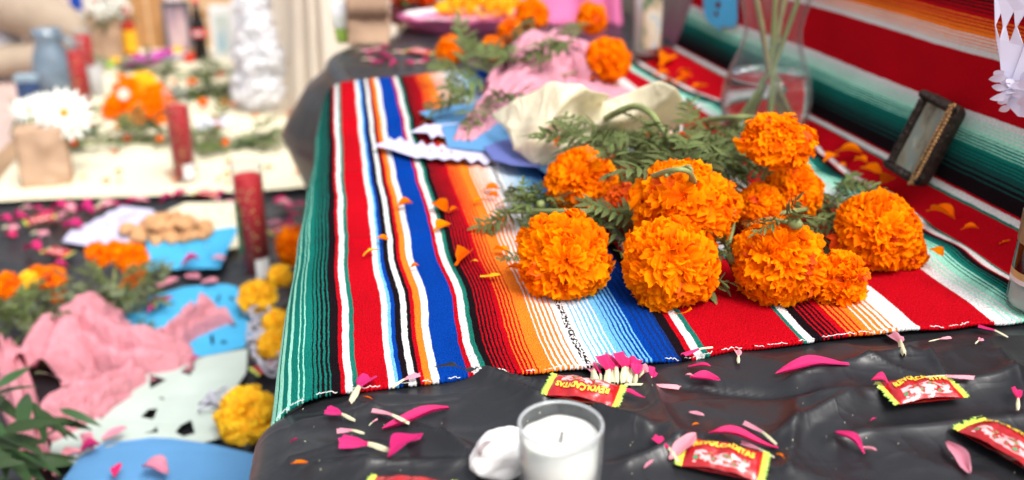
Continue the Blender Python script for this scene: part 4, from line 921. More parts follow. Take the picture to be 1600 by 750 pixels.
lp3 = [(640, 204)] + zigzag((660, 200), (690, 190), 5, 6, -1) + [(730, 186), (775, 190), (775, 205), (720, 208)] + zigzag((715, 216), (660, 209), 7, 4, -1)
cut_paper('lavender_tissue', lp3, [], .014, M_LAV, 'smaller lavender tissue scrap lying above the long toothed one', zf=lambda a, b: .004 * nz(a * .04, b * .05))
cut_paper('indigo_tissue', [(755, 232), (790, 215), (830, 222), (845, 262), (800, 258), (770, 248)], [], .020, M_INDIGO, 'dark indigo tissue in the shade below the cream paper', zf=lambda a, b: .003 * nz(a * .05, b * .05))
# faceted cream paper
def facet(name, pts, faces, m, label, cat='paper', lv=3, crease=.8, amp=.0012, sc=30):
    root_v = [P(*q) for q in pts]; me = mesh(name, root_v, faces, m); o = put(name, me); tag(o, label, cat)
    s = o.modifiers.new('folds', 'SUBSURF'); s.levels = lv; s.render_levels = lv
    at = me.attributes.new('crease_edge', 'FLOAT', 'EDGE'); at.data.foreach_set('value', [crease] * len(me.edges))
    tx = bpy.data.textures.new(name + '_wrinkle', 'VORONOI'); tx.noise_scale = .035
    d = o.modifiers.new('wrinkle', 'DISPLACE'); d.texture = tx; d.strength = amp * 7; d.mid_level = .5
    solid(o, .0005, 0); return o
facet('cream_paper', [(765, 178, .040), (800, 160, .070), (865, 128, .105), (905, 132, .11), (955, 152, .10), (940, 160, .075), (1030, 125, .115), (1058, 140, .11), (1085, 190, .045), (1000, 215, .03), (905, 200, .055),
      (860, 190, .075), (795, 205, .045), (800, 235, .03), (835, 255, .020), (868, 262, .012), (890, 240, .03), (930, 260, .01), (1010, 180, .07), (880, 160, .095), (840, 215, .055)],
      [(0, 1, 12), (1, 11, 12), (1, 2, 19, 11), (2, 3, 19), (3, 4, 5, 19), (19, 5, 10, 11), (5, 6, 18, 10), (6, 7, 18), (7, 8, 18), (8, 9, 18), (9, 10, 18), (12, 11, 20), (11, 10, 20), (12, 20, 13), (13, 20, 14), (20, 10, 16), (14, 20, 15), (15, 20, 16), (10, 9, 17, 16)],
      M_CREAMP, 'crumpled pale yellow wrapping paper behind the marigold bunch')
lay('orange_petal', OPET, (868, 233), (875, 218), .052, 'loose orange marigold petal on the lower left of the cream paper', 'petal', None, 1., .004); lay('orange_petal', OPET, (883, 228), (900, 212), .058, 'orange petal half under the fold of the cream paper', 'petal', None, .8, .004)
# ------------------------------------------------------------------ crumpled tissue strips
def strip(path, wid, hgt, nu=70, nv=40, seed=0, folds=5., amp=.18, ruf=.12):
    """tissue gathered along a path: arched across with lengthwise pleats"""
    pts = spline(path, nu); v = []
    for i, p in enumerate(pts):
        t = i / (nu - 1); q = t * (len(wid) - 1); k = min(int(q), len(wid) - 2); wv = wid[k] + (wid[k + 1] - wid[k]) * (q - k); h = hgt[k] + (hgt[k + 1] - hgt[k]) * (q - k)
        T = (pts[min(i + 1, nu - 1)] - pts[max(i - 1, 0)]); T.z = 0; T = T.normalized(); Sd = Vector((-T.y, T.x, 0))
        for j in range(nv):
            s = j / (nv - 1) * 2 - 1
            q1 = noise.voronoi(Vector((t * 7 + .5 * nz(t * 4, s * 3, seed), s * 2.6 + seed, seed * 1.7)))[0]; q2 = noise.voronoi(Vector((t * 17, s * 7 + seed, seed * .7)))[0]
            b = nz(t * 4, s * 2.5, seed + 9.); dome = max(0, 1 - s * s) ** .55; env = dome ** .5; pl = abs(sin(s * folds * 1.3 + 2.2 * nz(t * 2.2, seed, s) + seed))
            z = h * dome * (.85 + .35 * b) + env * (.012 * (.45 - q1[0]) * min(1.2, h / .05) + .0065 * (.4 - q2[0]) - .020 * (1 - pl ** .7) * min(1.2, h / .05))
            e = 1 + ruf * nz(t * 12, seed + (3 if s > 0 else 7)) * abs(s)
            along = T * (wv * .16 * nz(s * 3, t * 4, seed + 2))
            v.append(p + Sd * (s * wv * .5 * e) + Vector((0, 0, max(z, -.002))) + along)
    return v, grid_faces(nu, nv)
def tissue(name, strips, m, label):
    V, F = joined(strips); o = put(name, mesh(name, V, F, m)); tag(o, label, 'tissue paper'); return o
tissue('pink_tissue', [
  strip([P(722, 228, .01), P(755, 190, .015), P(800, 160, .02), P(850, 135, .02)], [.03, .05, .08, .10], [.012, .025, .045, .04], seed=1, folds=4),
  strip([P(775, 160, .015), P(830, 128, .02), P(885, 118, .02), P(940, 140, .015)], [.07, .10, .11, .07], [.04, .085, .085, .04], seed=5, folds=5),
  strip([P(870, 150, .005), P(930, 152, .005), P(985, 150, .004)], [.09, .10, .08], [.035, .03, .008], seed=8, folds=3)], M_TISSUE2, 'rose pink crumpled tissue paper wrapped round the far marigold bunch')
tissue('pink_tissue', [
  strip([P(50, 600, LOW), P(90, 570, LOW), P(140, 535, LOW), P(182, 508, LOW)], [.10, .14, .13, .06], [.06, .085, .10, .04], nu=110, nv=60, seed=3, folds=3),
  strip([P(120, 545, LOW), P(170, 558, LOW), P(235, 574, LOW), P(302, 562, LOW)], [.09, .085, .09, .05], [.075, .085, .075, .03], nu=110, nv=50, seed=11, folds=3.5),
  strip([P(225, 585, LOW), P(258, 556, LOW), P(292, 528, LOW), P(330, 500, LOW)], [.05, .04, .045, .10], [.045, .055, .05, .05], nu=90, nv=40, seed=14, folds=3),
  strip([P(55, 688, LOW), P(100, 663, LOW), P(150, 636, LOW), P(212, 600, LOW)], [.08, .09, .08, .05], [.04, .055, .06, .045], nu=110, nv=50, seed=17, folds=3.5),
  strip([P(10, 560, LOW), P(25, 610, LOW), P(48, 690, LOW), P(70, 755, LOW)], [.04, .05, .04, .03], [.05, .05, .045, .03], nu=90, nv=30, seed=21, folds=2)], M_TISSUE, 'large pink crumpled tissue wrap lying on the lower level at left')
# ------------------------------------------------------------------ second bunch at the far end of the shelf
G2 = 'marigolds in the far bunch on the shelf'
for i, (px, py, r, z, ax, lab, st, lv, key, n, sep) in enumerate([
  (703, 80, 24, .03, (-.6, .2, .7), 'orange marigold at the left tip of the far bunch', [(725, 95, .03), (760, 110, .03), (790, 130, .03)], leaf_cloud(14, 715, 80, 770, 130, .01, .06, .05, .08, 31, (-.3, -.6)), 'o', 120, 1),
  (768, 76, 20, .04, (-.2, .4, .8), 'small orange marigold left of the stalks of the far bunch', [(790, 95, .04), (810, 110, .04), (830, 125, .04)], leaf_cloud(14, 740, 120, 790, 170, .01, .06, .05, .08, 32, (-.2, -.8)), 'o', 100, 1),
  (832, 22, 26, .08, (0, .6, .7), 'tall orange marigold at the top of the far bunch', [(835, 55, .07), (840, 80, .06), (845, 110, .05)], leaf_cloud(12, 790, 50, 880, 90, .04, .10, .05, .08, 33, (0, .8)), 'o', 120, 1),
  (797, 48, 20, .06, (-.2, .5, .8), 'orange marigold below the tall one in the far bunch', [(810, 70, .05), (820, 90, .05), (830, 110, .05)], leaf_cloud(10, 770, 60, 830, 100, .03, .09, .05, .07, 34, (-.2, .6)), 'o', 100, 1),
  (925, 29, 25, .075, (.4, .4, .8), 'orange marigold standing apart at the top right of the far bunch', [(905, 45, .06), (890, 70, .06), (870, 100, .05)], leaf_cloud(8, 860, 40, 910, 70, .05, .10, .05, .07, 35), 'o', 120, 1),
  (950, 95, 36, .055, (.4, .2, .8), 'largest orange marigold of the far bunch, right of the rose tissue', [(920, 105, .04), (890, 115, .04), (860, 120, .04)], [], 'o', 150, 1)]):
    marigold(px, py, r, z, ax, lab, st, lv, key, n, .86, 40 + i, True, G2)
# ------------------------------------------------------------------ far end of the shelf
def kraft_bag(c, W, D, H, label, fold=None, rot=0., m=M_KRAFT):
    root = tag(link(bpy.data.objects.new('paper_bag', None), None, Matrix.Translation(c) @ Matrix.Rotation(rot, 4, 'Z')), label, 'paper bag'); v = []; ring = 40; rows = 16
    for i in range(rows):
        t = i / (rows - 1); z = H * t
        for j in range(ring):
            a = j / ring * 4; sd = int(a); q = a - sd; cs = [(-1, -1), (1, -1), (1, 1), (-1, 1)]; x0, y0 = cs[sd]; x1, y1 = cs[(sd + 1) % 4]
            x = (x0 + (x1 - x0) * q) * W / 2; y = (y0 + (y1 - y0) * q) * D / 2 * (1 - .35 * t)
            if sd in (1, 3): x *= 1 - .14 * (1 - abs(2 * q - 1)) * t * 1.6
            b = .06 * W * nz(x * 30, y * 30, z * 25 + c[0] * 9) + .05 * W * (1 - 3 * abs(nz(x * 14 + c[1], z * 20, 5)))
            v.append((x * (1 + .04 * sin(t * 6)), y + (b if sd in (0, 2) else 0), z + (.03 * H * nz(a * 4, 2) * t + .012 * H * (j % 2) * (1 if i == rows - 1 else 0))))
    f = grid_faces(rows, ring, True); f.append(tuple(reversed(range(ring)))); o = put('bag_body', mesh('bag_body', v, f, m), root, WM[root]); solid(o, .001, -1)
    if fold:
        fv = []; 
        for i in range(4):
            for j in range(12): q = j / 11 * 2 - 1; t = i / 3; fv.append((q * W / 2 * 1.02, -D / 2 * .72 - .006 - .004 * sin(pi * t), H * (fold + (1 - fold) * t) + .004 * nz(q * 3, t)))
        o = put('folded_top', mesh('folded_top', fv, grid_faces(4, 12), m), root, WM[root]); solid(o, .0015, 0)
    return root
c = P(578, 68, 0); kraft_bag(c, .075, .05, .125, 'brown paper bag with folded top at the far left end of the shelf', .42, -.1)
c = P(537, 66, 0); lm = thing('lime_cup', 'lime green and white cup just left of the paper bag on the shelf', 'cup', c)
v, f = lathe([(.012, 0), (.014, .004), (.018, .05), (.017, .051), (.013, .006)], 20); put('cup_body', mesh('cup_body', v, f, M_LIME), lm, WM[lm]); v, f = lathe([(.0182, .03), (.0195, .075), (.018, .075), (.017, .035)], 20, False, False); put('cup_liner', mesh('cup_liner', v, f, M_WHITE), lm, WM[lm])
# dark planter of deep orange flowers
c = P(652, 34, .0); fp = thing('flower_box', 'dark box crowded with deep orange marigolds at the back of the shelf', 'flower box', c)
v, f = box(-.055, .055, -.02, .03, 0, .035); put('box_body', mesh('box_body', v, f, mat('dark_red_box', (.10, .02, .02), .7, .3, 40), smoothf=False), fp, WM[fp])
r = random.Random(5)
for k in range(11): add_bloom(fp, c + Vector((-.05 + .011 * k + r.uniform(-.006, .006), r.uniform(-.02, .02), .05 + r.uniform(0, .035))), .022, Vector((r.uniform(-.4, .4), -.6, 1)), 'd', 45, .85, False, 70 + k)
for k in range(16): add_leaf(fp, c + Vector((r.uniform(-.05, .06), r.uniform(-.03, .01), r.uniform(.035, .08))), Vector((r.uniform(-1, 1), -.6, r.uniform(0, 1))), .04, r, LANCE[:2])
# pink dish with petals
c = P(745, 58, 0); pd = thing('petal_tray', 'pink tissue lined tray heaped with orange petals at the back of the shelf', 'tray', c)
v = []; n = 60
for k, (rx, z) in enumerate(((.10, 0), (.125, .012), (.14, .028), (.15, .034), (.12, .03), (.02, .022))):
    for j in range(n): a = 2 * pi * j / n; q = 1 + .05 * nz(cos(a) * 3, sin(a) * 3, k); v.append((rx * cos(a) * q, .07 + rx * .55 * sin(a) * q, z + (.006 * nz(a * 3, k) if k else 0)))
f = grid_faces(6, n, True); f.append(tuple(range(5 * n, 6 * n))); put('tray_lining', mesh('tray_lining', v, f, M_HOTPINK), pd, WM[pd])
v = []
for k, (rx, z) in enumerate(((.095, .031), (.118, .0345))):
    for j in range(n): a = 2 * pi * j / n; v.append((-.03 + rx * cos(a) * .9, .065 + rx * .5 * sin(a), z + .004 * (1 if k else 0)))
put('white_rim', mesh('white_rim', v, grid_faces(2, n, True), M_WHITE), pd, WM[pd])
ch = []; uv = []
for k in range(130):
    m = r.choice(PM['y' if k % 3 else 'o']); a = r.uniform(0, 2 * pi); q = sqrt(r.random()); p = Vector((.02 + .09 * q * cos(a), .065 + .045 * q * sin(a), .034 + .022 * (1 - q) + r.uniform(0, .006)))
    M = Matrix.Translation(p) @ Matrix.Rotation(r.uniform(0, 6), 4, 'Z') @ Matrix.Rotation(r.uniform(.6, 2), 4, 'X') @ Matrix.Scale(.018, 4); ch.append(([M @ x.co for x in m.vertices], [tuple(p_.vertices) for p_ in m.polygons])); uv += [(k2 % 13 / 12, (k2 // 13 / 4)) for k2 in range(65)]
V, F = joined(ch); o = put('petal_heap', mesh('petal_heap', V, F, M_YELLOW, uv=uv), pd, WM[pd]); o['kind'] = 'stuff'
c = P(705, 32, .0); gc = thing('pillar_candle', 'pale grey pillar candle behind the petal tray', 'candle', c + Vector((0, .12, 0))); v, f = lathe([(.022, 0), (.023, .003), (.023, .10), (.02, .104), (.001, .1)], 24); put('candle_body', mesh('candle_body', v, f, mat('grey_wax', (.50, .46, .48), .5)), gc, WM[gc])
v, f = tube([(0, 0, .1), (.001, 0, .112)], .001, 6); put('wick', mesh('wick', v, f, M_BLACK), gc, WM[gc])
# hot pink cloth hanging at the back
v = []
for i in range(50):
    t = i / 49
    for j in range(16):
        q = j / 15; p0 = P(760, 42, 0).lerp(P(985, 50, 0), t) + Vector((0, .10, 0)); v.append(p0 + Vector((.0, -.05 * (1 - q) ** 2 + .012 * sin(t * 24 + 2 * sin(t * 7)) * (1 - .4 * q), .002 + .16 * q * (.55 + .45 * smooth(.2, .8, t)))))
o = put('pink_cloth', mesh('pink_cloth', v, grid_faces(50, 16), M_HOTPINK)); tag(o, 'hot pink cloth draped behind the far marigold bunch', 'cloth'); solid(o, .002, 0)
# picture candle
def print_mat(name, cols, sc, seed=0.):
    m = mat(name, (.5, .5, .5), .4); t = m.node_tree; N = t.nodes; L = t.links; b = N['Principled BSDF']; tc = N.new('ShaderNodeTexCoord'); mp = N.new('ShaderNodeMapping'); mp.inputs['Scale'].default_value = sc; mp.inputs['Location'].default_value = (seed, seed, seed)
    L.new(tc.outputs['Object'], mp.inputs[0]); n = N.new('ShaderNodeTexNoise'); n.inputs['Scale'].default_value = 1; n.inputs['Detail'].default_value = 2; L.new(mp.outputs[0], n.inputs[0])
    cr = N.new('ShaderNodeValToRGB'); e = cr.color_ramp.elements
    e[0].position = .3; e[0].color = (*cols[0], 1); e[1].position = .7; e[1].color = (*cols[-1], 1)
    for k, cc in enumerate(cols[1:-1]): q = e.new(.3 + .4 * (k + 1) / (len(cols) - 1)); q.color = (*cc, 1)
    L.new(n.outputs[0], cr.inputs[0]); L.new(cr.outputs[0], b.inputs['Base Color']); return m
M_SAINT = print_mat('picture_print', [(.02, .16, .08), (.50, .38, .26), (.62, .58, .46), (.14, .34, .55)], (34, 34, 22), 2.)
def tall_candle(c, R, H, fill, wax, label, extra=None, grp=None, top=True):
    root = thing('glass_candle', label, 'candle', c, grp)
    v, f = tube([(R * .96 * cos(2 * pi * q / 40), R * .96 * sin(2 * pi * q / 40), H) for q in range(41)], R * .05, 7); put('rim', mesh('rim', v, f, M_RIM), root, WM[root])
    pr = [(R * .75, 0), (R * .93, .001), (R, .006), (R, H - .001), (R * .98, H), (R * .93, H), (R * .92, H - .002), (R * .92, .013), (R * .5, .012), (.0005, .012)]
    v, f = lathe(pr, 36); put('glass', mesh('glass', v, f, M_THIN), root, WM[root])
    v, f = lathe([(R * .4, .0125), (R * .905, .0135), (R * .905, H * fill), (R * .6, H * fill + .001), (.0005, H * fill)], 36); put('wax', mesh('wax', v, f, wax), root, WM[root]); return root
def wrap_patch(root, R, a0, a1, z0, z1, m, name='label', n=14, wavy=0.):
    v = []
    for i in range(2):
        for j in range(n + 1): a = radians(a0 + (a1 - a0) * j / n); z = z0 + (z1 - z0) * i; v.append((R * sin(a), -R * cos(a), z + wavy * sin(j * 1.3) * (1 if i else -1)))
    return put(name, mesh(name, v, grid_faces(2, n + 1), m), root, WM[root])
c = P(1009, 94, .004); pc = tall_candle(c, .027, .20, .8, M_LABELW, 'tall glass candle with printed picture label at the far end of the shelf'); wrap_patch(pc, .0275, -38, 42, .026, .19, M_SAINT, 'picture_label')
cp = cut_paper('cream_card', [(1040, 5), (1052, -30), (1090, -30), (1080, 12), (1068, 46), (1034, 40)], [], .06, M_CREAMP, 'small cream paper hanging on the black riser left of the upright blanket', zf=lambda a, b: 0, to3d=lambda a, b: (lambda r: CAM + r * (1.93 / r.y))(ray(a, b)) + Vector((.0, .004 * nz(a * .05, b * .05), 0)))
for k, (px, py) in enumerate([(566, 84), (582, 88), (597, 92), (575, 98), (590, 103), (606, 98), (622, 86), (616, 105), (640, 104), (652, 102), (668, 101), (600, 80), (585, 82)]):
    a = random.uniform(-.5, .5); lay('pink_petal', SPOON if k % 3 else FLOP, (px - 9 * cos(a), py + 3 * sin(a)), (px + 10 * cos(a), py - 3 * sin(a)), -.001, 'pink petal on the black sheet at the far left end of the shelf', 'petal', 'pink petals at the far end of the shelf', 1.1, .003, 0, .004)
# ------------------------------------------------------------------ paper hangings on the upright blanket
NP_ = Vector((-cos(ALPHA), 0, sin(ALPHA)))
def on_panel(px, py, off=.008):
    r = ray(px, py); q = crease(1.0) + NP_ * off; return CAM + r * ((q - CAM).dot(NP_) / r.dot(NP_))
cut_paper('blue_hanging', [(1098, -30), (1150, -30), (1152, 30), (1148, 42)] + zigzag((1146, 40), (1106, 38), 9, 7, -1) + [(1101, 25), (1099, 8)], [ell(1122, 8, 5, 5), ell(1119, 22, 4, 4), ell(1124, -12, 4, 5)], 0, M_BLUEP, 'blue cut paper hanging on the upright blanket left of the vase', zf=lambda a, b: 0, to3d=lambda a, b: on_panel(a, b, .012))
NPa = Vector((-.8, -.55, .2)).normalized()
def curtain(px, py):
    r = ray(px, py); q = Vector((.60, .70, .20)); return CAM + r * ((q - CAM).dot(NPa) / r.dot(NPa))
wp_ = [(1553, -30), (1640, -30), (1640, 188), (1590, 182), (1568, 158), (1564, 118), (1562, 92), (1556, 60)]
wh = cut_paper('white_hanging', wp_, [[(1556, 40), (1564, 20), (1567, 42), (1562, 62)], [(1571, 42), (1584, 17), (1587, 42), (1577, 66)], [(1590, 42), (1606, 14), (1610, 40), (1599, 72)]], 0, M_LAV2, 'white cut tissue with diamond holes and a ruffled end at the upper right corner', zf=lambda a, b: 0, to3d=lambda a, b: curtain(a, b) + NPa * (.004 * nz(a * .06, b * .05, 2)))
rw = random.Random(8); lm_ = [lance_mesh(60 + k, M_LAV2, .45) for k in range(3)]
for k in range(24):
    cx, cy = rw.uniform(1575, 1625), rw.uniform(110, 165); an = rw.uniform(-.5, pi + .5); ln = rw.uniform(20, 32)
    if k < 7: cx, cy, an = 1580 + rw.uniform(-4, 4), 112 + 9 * k, rw.uniform(2.5, 3.5)
    p0 = curtain(cx, cy) + NPa * rw.uniform(.002, .012); p1 = curtain(cx + ln * cos(an), cy + ln * sin(an) * .9) + NPa * rw.uniform(.0, .014)
    put('ruffle', rw.choice(lm_), wh, orient(p0, p1 - p0, NPa, (p1 - p0).length, rw.uniform(-.6, .6)))
# ------------------------------------------------------------------ lower level papers
def dz(z): return lambda a, b: z + .0025 * nz(a * .03, b * .06, 1) 
cut_paper('lavender_paper', [(98, 380)] + zigzag((104, 372), (200, 322), 10, 3, -1) + [(238, 330), (250, 345), (210, 392), (145, 388)], [], LOW, M_LAV, 'lavender paper with small dark printing beside the heap of biscuits', zf=dz(.004))
lvp = bpy.data.objects['lavender_paper']; ink = []
for k, (a, b) in enumerate(((171, 355), (186, 350), (192, 347), (198, 345), (204, 343), (211, 341), (166, 358))):
    hh = 5 if k % 2 else 3; q = [P(a - 1.6, b, LOW), P(a + 1.6, b - 1, LOW), P(a + 3 - k % 2, b - hh, LOW), P(a - .4, b - hh + 1, LOW)]; ink.append(([p + Vector((0, 0, .0085)) for p in q], [(0, 1, 2, 3)]))
V, F = joined(ink); put('printing', mesh('printing', V, F, M_INK, smoothf=False), lvp, Matrix.Identity(4))
cut_paper('cream_napkin', [(240, 345), (290, 323), (383, 321), (377, 392), (346, 397), (300, 385)], [ell(322, 336, 3, 1.5), ell(345, 335, 3, 1.5), ell(362, 342, 2.5, 1.5)], LOW, M_CREAMP, 'cream paper under the biscuits reaching to the tall red candle', zf=dz(.008))
cut_paper('blue_paper', [(230, 382), (300, 372), (368, 363), (371, 370), (356, 400), (345, 428), (290, 429), (233, 432)], [ell(262, 415, 3, 1.6), ell(325, 392, 3, 1.6), ell(328, 410, 2.6, 1.5), ell(292, 402, 2.4, 1.3)], LOW, M_BLUEP, 'bright blue paper under the front of the heap of biscuits', zf=dz(.012))
sc_ = [(190, 497), (230, 470), (290, 452)] + [(320, 450), (352, 447)] + [(370, 452), (376, 462), (387, 466), (388, 478), (380, 484), (390, 490), (394, 502), (386, 508), (394, 514), (395, 528), (386, 534), (384, 546), (350, 556), (300, 564), (240, 566)]
cut_paper('scalloped_blue_paper', sc_, [ell(342, 470, 2, 8, 8, .2), ell(352, 488, 3, 3), ell(332, 535, 3, 9, 8, -.1), ell(350, 538, 6, 2.6), ell(365, 512, 6, 2.5), ell(322, 500, 3, 2.5), ell(362, 470, 5, 2.5, 8, .8), ell(270, 478, 4, 2), ell(375, 500, 3, 2)], LOW, M_BLUEP, 'blue scalloped cut paper with slits, between the pink tissue and yellow flowers', zf=dz(.005))
mt_ = [(75, 730), (95, 660), (160, 628), (235, 592), (320, 566), (388, 552), (386, 590), (372, 612), (345, 640), (352, 692), (250, 720), (150, 740)]
cut_paper('mint_paper', mt_, [[(281, 577), (302, 574), (306, 583), (298, 596), (283, 590)], [(202, 602), (235, 594), (262, 602), (236, 616)], [(150, 655), (164, 646), (175, 650), (160, 663)], [(221, 660), (233, 648), (248, 647), (241, 664)], [(275, 683), (284, 672), (300, 665), (306, 686), (288, 690)], [(225, 686), (240, 682), (246, 676), (249, 686)], [(310, 640), (330, 625), (340, 630), (328, 643)], [(248, 630), (256, 628), (258, 634)]], LOW, M_MINT, 'pale mint cut paper with black diamond openings on the lower level', zf=dz(.009))
cut_paper('sky_blue_paper', [(70, 810), (128, 728), (158, 711), (188, 703), (240, 698), (270, 699), (330, 709), (402, 724), (400, 815), (220, 845)], [[(163, 715), (172, 704), (190, 705), (176, 711)]], LOW, M_BLUEP2, 'sky blue paper at the bottom left with pink petals on it', zf=dz(.014))
# biscuits
G3 = 'biscuits heaped on the papers'
def biscuit_mesh(seed):
    r = random.Random(seed); kx = r.uniform(1.7, 2.3)
    v, f = blob(lambda d: (d.x * .017 * kx / 2 * (1 + .1 * nz(d.x * 2, d.y * 2, seed)), d.y * .0105 * (1 - .25 * exp(-(d.x * 3) ** 2)), d.z * .009 * (1 + .12 * nz(d.x * 5, d.y * 5, seed + d.z * 4))), 10, 16); return mesh('biscuit', v, f, M_CRUST)
BM = [biscuit_mesh(s) for s in range(5)]; r = random.Random(2)
for k in range(92):
    t = r.random(); a = r.uniform(0, 2 * pi); q = sqrt(r.random()) if k < 62 else .6 * sqrt(r.random()); px = 266 + 76 * q * cos(a); py = 372 + 18 * q * sin(a); c = P(px, py, LOW); c.z = LOW + .017 + (.0 if k < 62 else .014) + .012 * (1 - q)
    M = Matrix.Translation(c) @ Matrix.Rotation(r.uniform(0, pi), 4, 'Z') @ Matrix.Rotation(r.uniform(-.35, .35), 4, 'Y') @ Matrix.Scale(.95, 4); tag(put('biscuit', r.choice(BM), None, M), 'small golden brown biscuit in the heap on blue and cream paper', 'biscuit', G3)
# ------------------------------------------------------------------ candles in tall red glasses
GR = 'red glass candles'
def red_candle(px, py, wpx, hpx, label, empty=.12, patch=True, leaf=False, rot=0):
    c = P(px, py, LOW + .004); k = depth(c) / FPX; R = wpx / 2 * k; H = hpx * k / cos(TILT * 1.02)
    root = tall_candle(c, R, H, 1 - empty, M_REDWAX, label, grp=GR)
    if patch: wrap_patch(root, R * 1.01, 2, 62, .010, .046, M_LABELW, 'price_label')
    r = random.Random(int(px)); ch = []
    for q in range(34):
        a0 = radians(r.uniform(-70, 30)); z0 = r.uniform(H * .12, H * .82); s = r.uniform(.0012, .003)
        ch.append(([(R * 1.012 * sin(a0 + da / R), -R * 1.012 * cos(a0 + da / R), z0 + dz_) for da, dz_ in ((-s, 0), (0, -s * .6), (s, .2 * s), (0, s))], [(0, 1, 2, 3)]))
    V, F = joined(ch); put('gold_print', mesh('gold_print', V, F, M_GOLD, smoothf=False), root, WM[root])
    if leaf: wrap_patch(root, R * 1.008, -80, -38, H * .26, H * .70, M_GREENPRINT, 'green_print', 10, .004)
    return root
red_candle(403, 434, 46, 172, 'tall red glass candle on the black lower sheet right of the biscuits', .10, True, True)
red_candle(291, 282, 36, 132, 'red glass candle standing on the yellow cloth with a white label near its foot', .17, True)
red_candle(133, 178, 27, 104, 'red glass candle at the back left of the yellow cloth beside the blue jug', .13, False)
red_candle(143, 148, 26, 92, 'red glass candle furthest back, behind the other back left one', .08, False)
# ------------------------------------------------------------------ yellow marigold row at the shelf foot
G4 = 'yellow and orange marigolds along the foot of the shelf'
for i, (px, py, rp, key, lab) in enumerate([(463, 385, 34, 'o', 'orange marigold furthest back along the shelf foot, half behind the blanket'), (437, 432, 20, 'y', 'small amber marigold below the furthest back one at the shelf foot'), (402, 465, 30, 'y', 'yellow marigold left of the row, beside the scalloped blue paper'),
        (432, 505, 24, 'y', 'upper yellow marigold next to the blanket edge'), (428, 538, 26, 'y', 'lower yellow marigold next to the blanket edge above the cord'), (384, 650, 48, 'y', 'biggest amber yellow marigold at the front of the row')]):
    z = LOW + .035; marigold(px, py, rp, z, (-.3, .5, .8), lab, [(px + 14, py + 6, LOW + .012), (px + 26, py + 10, LOW + .006)], [], key, 130 if rp > 30 else 90, .85, 60 + i, True, G4)
# pale cord loops
c = P(415, 540, LOW); cr_ = thing('cord_tassel', 'tangle of pale looped cord between the blue paper and yellow marigolds', 'cord', c); r = random.Random(9)
for k in range(13):
    q = k / 12; p0 = P(402 + 18 * q + r.uniform(-6, 6), 492 + 92 * q, LOW + .01); s = r.uniform(.014, .024); a0 = r.uniform(0, 6); pts = [p0 + Vector((s * cos(2 * pi * j / 14 + a0) * (1.1), s * .8 * sin(2 * pi * j / 14 + a0), .012 + .010 * sin(2 * pi * j / 14 * 2 + k))) for j in range(15)]
    v, f = tube(spline(pts, 28), .0022, 6); world_part('loop', cr_, v, f, M_STRING)
c = P(325, 632, LOW); cr_ = thing('cord_tassel', 'short knot of pale cord at the right edge of the mint paper', 'cord', c)
for k in range(4):
    p0 = P(325 + 6 * k, 640 - 7 * k, LOW + .012); pts = [p0 + Vector((.012 * cos(j * .8 + k), .012 * sin(j * .8), .006 + .006 * sin(j * 1.3 + k))) for j in range(9)]; v, f = tube(spline(pts, 20), .0018, 6); world_part('loop', cr_, v, f, M_STRING)
# ------------------------------------------------------------------ bunches on the lower level
def low_bunch(name, blooms, leaves, lab, pool, grp, seed):
    for i, (px, py, rp, z, key, l) in enumerate(blooms):
        c = P(px, py, LOW + z); R = rp * depth(c) / FPX; a = (RT * random.uniform(-.3, .3) + UP * .6 + TOCAM(c) * .6).normalized(); root = thing('marigold', l, 'flower', c, grp); add_bloom(root, c, R, a, key, 80, .8, True, seed + i); calyx(root, c, a, R)
        b = P(lab[0], lab[1], LOW + .03); add_stem(root, [c - a * R * .7, (c + b) / 2 + Vector((0, 0, -.01)), b], .003, .0024); r = random.Random(seed + i)
        for _ in range(leaves):
            t = r.uniform(.5, 1.05); p = c.lerp(b, t) + Vector((r.uniform(-.04, .04), r.uniform(-.03, .03), r.uniform(-.02, .03))); add_leaf(root, p, RT * r.uniform(-1, 1) + Vector((0, r.uniform(-.6, .6), r.uniform(-.2, .9))), r.uniform(.045, .075), r, pool)
low_bunch('marigold', [(155, 398, 22, .06, 'o', 'left bloom of the marigold bunch in front of the biscuits'), (205, 402, 26, .06, 'o', 'right bloom of the marigold bunch in front of the biscuits'), (212, 432, 20, .04, 'o', 'lower right bloom of the bunch in front of the biscuits'), (195, 455, 13, .03, 'o', 'smallest low bloom of the bunch in front of the biscuits'), (180, 392, 18, .06, 'o', 'back middle bloom of the bunch in front of the biscuits')],
          6, (170, 490), PLEAF[:2] + LEAF[:3], 'marigolds of the bunch before the biscuits', 200)
low_bunch('marigold', [(12, 448, 24, .05, 'o', 'marigold at the left margin of the left bunch'), (42, 440, 18, .05, 'y', 'amber marigold in the middle of the left bunch'), (82, 436, 22, .05, 'o', 'right upper marigold of the left bunch'), (92, 462, 15, .04, 'o', 'right lower marigold of the left bunch'), (60, 428, 15, .05, 'o', 'back marigold of the left bunch half behind leaves')],
          6, (40, 520), PLEAF[:2] + LEAF[:3], 'marigolds of the bunch at the left margin', 240)
r = random.Random(31); c = P(30, 720, LOW); lf = thing('leafy_branch', 'dark green leafy branch in the lower left corner', 'plant', c)
bs = [P(-40, 790, LOW + .03), P(0, 720, LOW + .07), P(30, 650, LOW + .09)]; add_stem(lf, bs, .004, .002)
for k in range(46):
    p = bs[0].lerp(bs[2], r.random()) + Vector((r.uniform(-.07, .06), r.uniform(-.04, .04), r.uniform(0, .07))); d = RT * r.uniform(-.4, 1) + Vector((0, r.uniform(-.8, .8), r.uniform(-.5, .4))); put('leaf', r.choice(LANCE[:2]), lf, orient(p, d, Vector((r.uniform(-.5, .5), r.uniform(-.7, .1), 1)).normalized(), r.uniform(.05, .085), r.uniform(-.4, .4)))
